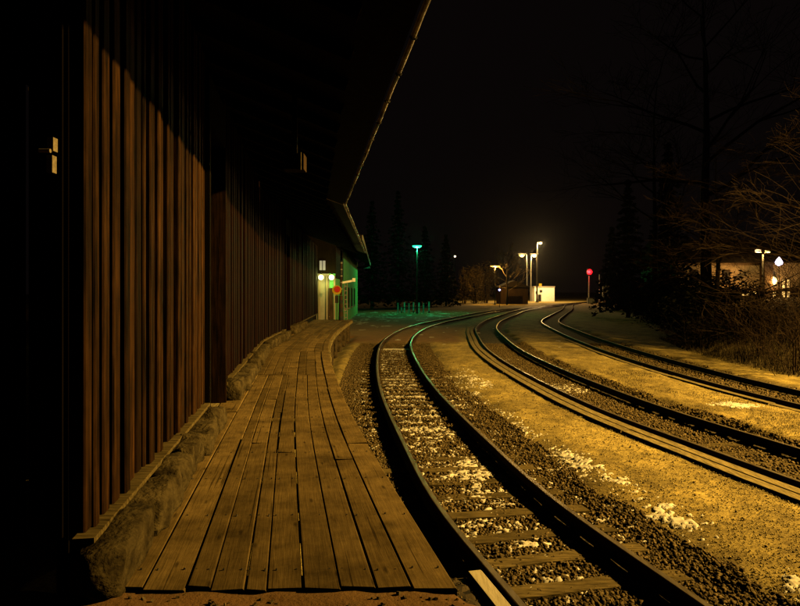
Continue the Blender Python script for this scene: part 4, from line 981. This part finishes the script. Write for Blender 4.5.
def leaf_cloud(rr, n, fn, size):
    ang = rr.random((n, 3)) * 6.283; P = fn(n); u = np.stack([np.cos(ang[:, 0]), np.sin(ang[:, 0]), (rr.random(n) - .5)], 1); v = np.stack([-np.sin(ang[:, 0]) * np.cos(ang[:, 1]), np.cos(ang[:, 0]) * np.cos(ang[:, 1]), np.sin(ang[:, 1])], 1)
    s = size * (0.5 + rr.random(n))[:, None]
    V = np.stack([P - u * s, P + v * s * .5, P + u * s, P - v * s * .5], 1).reshape(-1, 3)
    return V, np.arange(4 * n).reshape(-1, 4)
def brown_tree(label, base, h, r, seed):
    t = thing('brown_tree', label, 'tree', base, 'lamp-lit trees left of the hut'); rr = np.random.default_rng(seed); b = Vector(base)
    mb = MB()
    for k in range(5):
        a = k * 1.3; mb.tube([b + Vector((math.cos(a) * .3, math.sin(a) * .3, -.2)), b + Vector((math.cos(a) * r * .4, math.sin(a) * r * .4, h * .55)), b + Vector((math.cos(a) * r * .6, math.sin(a) * r * .6, h * .92))], [.12, .07, .02], 6)
    mb.build('trunk', M['bark'], t)
    cen = np.stack([rr.normal(0, r * .42, 26), rr.normal(0, r * .42, 26), h * (.12 + .8 * rr.random(26))], 1); sz = r * (.18 + .3 * rr.random(26))
    def fn(n):
        k = rr.integers(0, 26, n); d = rr.normal(size=(n, 3)); d /= np.linalg.norm(d, axis=1)[:, None]
        return cen[k] + d * (sz[k] * (.3 + .9 * rr.random(n)))[:, None] * np.array([1, 1, 1.9])
    V, Fq = leaf_cloud(rr, 2200, fn, .17); np_mesh('crown', V, Fq, M['needle_brown'], t)
def conifer(label, base, h, r, seed, mat='needle', n=2600, leaf=0.28):
    t = thing('conifer_tree', label, 'tree', base, 'dark trees behind the tracks'); rr = np.random.default_rng(seed); b = np.array(base)
    MB().tube([Vector(base) - Vector((0, 0, .2)), Vector(base) + Vector((0, 0, h * .6)), Vector(base) + Vector((0, 0, h * .98))], [h * .016, h * .009, .02], 7).build('trunk', M['bark'], t)
    lay = int(h * 1.3)
    def fn(n):
        f = rr.random(n) ** 1.35; lev = np.floor(f * lay) / lay; a = rr.random(n) * 6.283; ray = np.round(a / 6.283 * 9 + lev * 3.7) / 9 * 6.283; a = ray + rr.normal(0, .16, n)
        R = r * (1 - lev) * (0.75 + 0.35 * np.sin(lev * 57 + ray * 3)) * np.sqrt(rr.random(n))
        return np.stack([np.cos(a) * R, np.sin(a) * R, h * (0.1 + .9 * lev) - R * .32 + rr.normal(0, .12, n)], 1)
    V, Fq = leaf_cloud(rr, n, fn, leaf); np_mesh('crown', V, Fq, M[mat], t)
    return t
sky_line = [(372, 102, 18, 4, 'broad dark conifer left of the green lamp'), (398, 104, 20, 4.4, 'tallest dark conifer behind the green lamp'), (425, 112, 15, 3.8, 'dark conifer right of the green lamp pole'), (446, 118, 14, 3.4, 'dark conifer under the tiny high lamp')]
for k, (px, Y, h, r, lb) in enumerate(sky_line): conifer(lb, on_ground(px, Y), h, r, 200 + k)
for k, (px, Y, h, r, lb) in enumerate([(464, 143, 8.5, 2.4, 'brown-lit bushy tree left of the orange lamp'), (475, 145, 9.0, 2.6, 'brightest brown-lit tree left of the orange lamp'), (486, 150, 9.0, 2.4, 'brown-lit tree just behind the orange lamp')]): brown_tree(lb, on_ground(px, Y), h, r, 220 + k)
for k, (px, Y, h, r, lb) in enumerate([(628, 66, 15, 3.5, 'dark conifer right of the relay cabinets'), (668, 60, 17, 3.6, 'dark conifer left of the thick trunk'), (612, 95, 13, 3.4, 'far dark conifer behind the red signal')]): 
    b = on_ground(px, Y); conifer(lb, b, h, r, 240 + k, 'hedge', 3200, .26)
# dark hedge along the verge, one bush after another
def hedge_bush(label, base, rx, h, seed, n=3600):
    t = thing('hedge_bush', label, 'hedge', base, 'dark hedge along the right side'); rr = np.random.default_rng(seed); 
    def fn(n):
        a = rr.random(n) * 6.283; c = rr.random(n) * 2 - 1; q = np.sqrt(1 - c * c); R = (0.55 + .5 * rr.random(n)) * (1 + .25 * np.sin(a * 3 + seed) * np.sin(c * 4))
        return np.stack([np.cos(a) * q * R * rx, np.sin(a) * q * R * rx, np.maximum(-.1, h * .45 + c * R * h * .55)], 1)
    V, Fq = leaf_cloud(rr, n, fn, .09); np_mesh('foliage', V, Fq, M['hedge'], t)
    s_ = MB()
    for k in range(4): s_.tube([Vector(base) + Vector((.2 * k - .3, 0, -.2)), Vector(base) + Vector((.5 * k - .8, .1 * k, h * .6))], [.04, .02], 5)
    s_.build('stem', M['bark'], t)
words = ['first', 'second', 'third', 'fourth', 'fifth', 'sixth', 'seventh', 'eighth', 'ninth', 'tenth', 'eleventh']
for k, y in enumerate((29.5, 32.5, 36, 40, 44.5, 49.5, 55, 62, 70, 80, 92)):
    x = float(HEDGE(y)) + 1.6 + (k % 2) * .8; hedge_bush(f'{words[k]} dark hedge bush along the far track, counted from the scrub', (x, y, float(gz(x, y))), 2.0 + .02 * y, 2.5 + (k % 3) * .5 + .012 * y, 300 + k)

# ------------------------------------------------------------------ thin mist, added so that the lamps get halos
hm = bpy.data.materials.new('halo_mist'); hm.use_nodes = True; nt = hm.node_tree
nt.nodes.remove(nt.nodes['Principled BSDF']); pv = nt.nodes.new('ShaderNodeVolumePrincipled')
pv.inputs['Color'].default_value = (0.9, 0.9, 0.9, 1); pv.inputs['Density'].default_value = 0.00002; pv.inputs['Anisotropy'].default_value = 0.92
nt.links.new(pv.outputs['Volume'], nt.nodes['Material Output'].inputs['Volume'])
hz_ = MB().box(-440, 500, -40, 720, -1.3, 24.0).build('haze', hm); hz_['kind'] = 'stuff'; hz_['label'] = 'thin mist added over the whole station yard for lamp halos'; hz_['category'] = 'haze'
sc.cycles.volume_bounces = 0
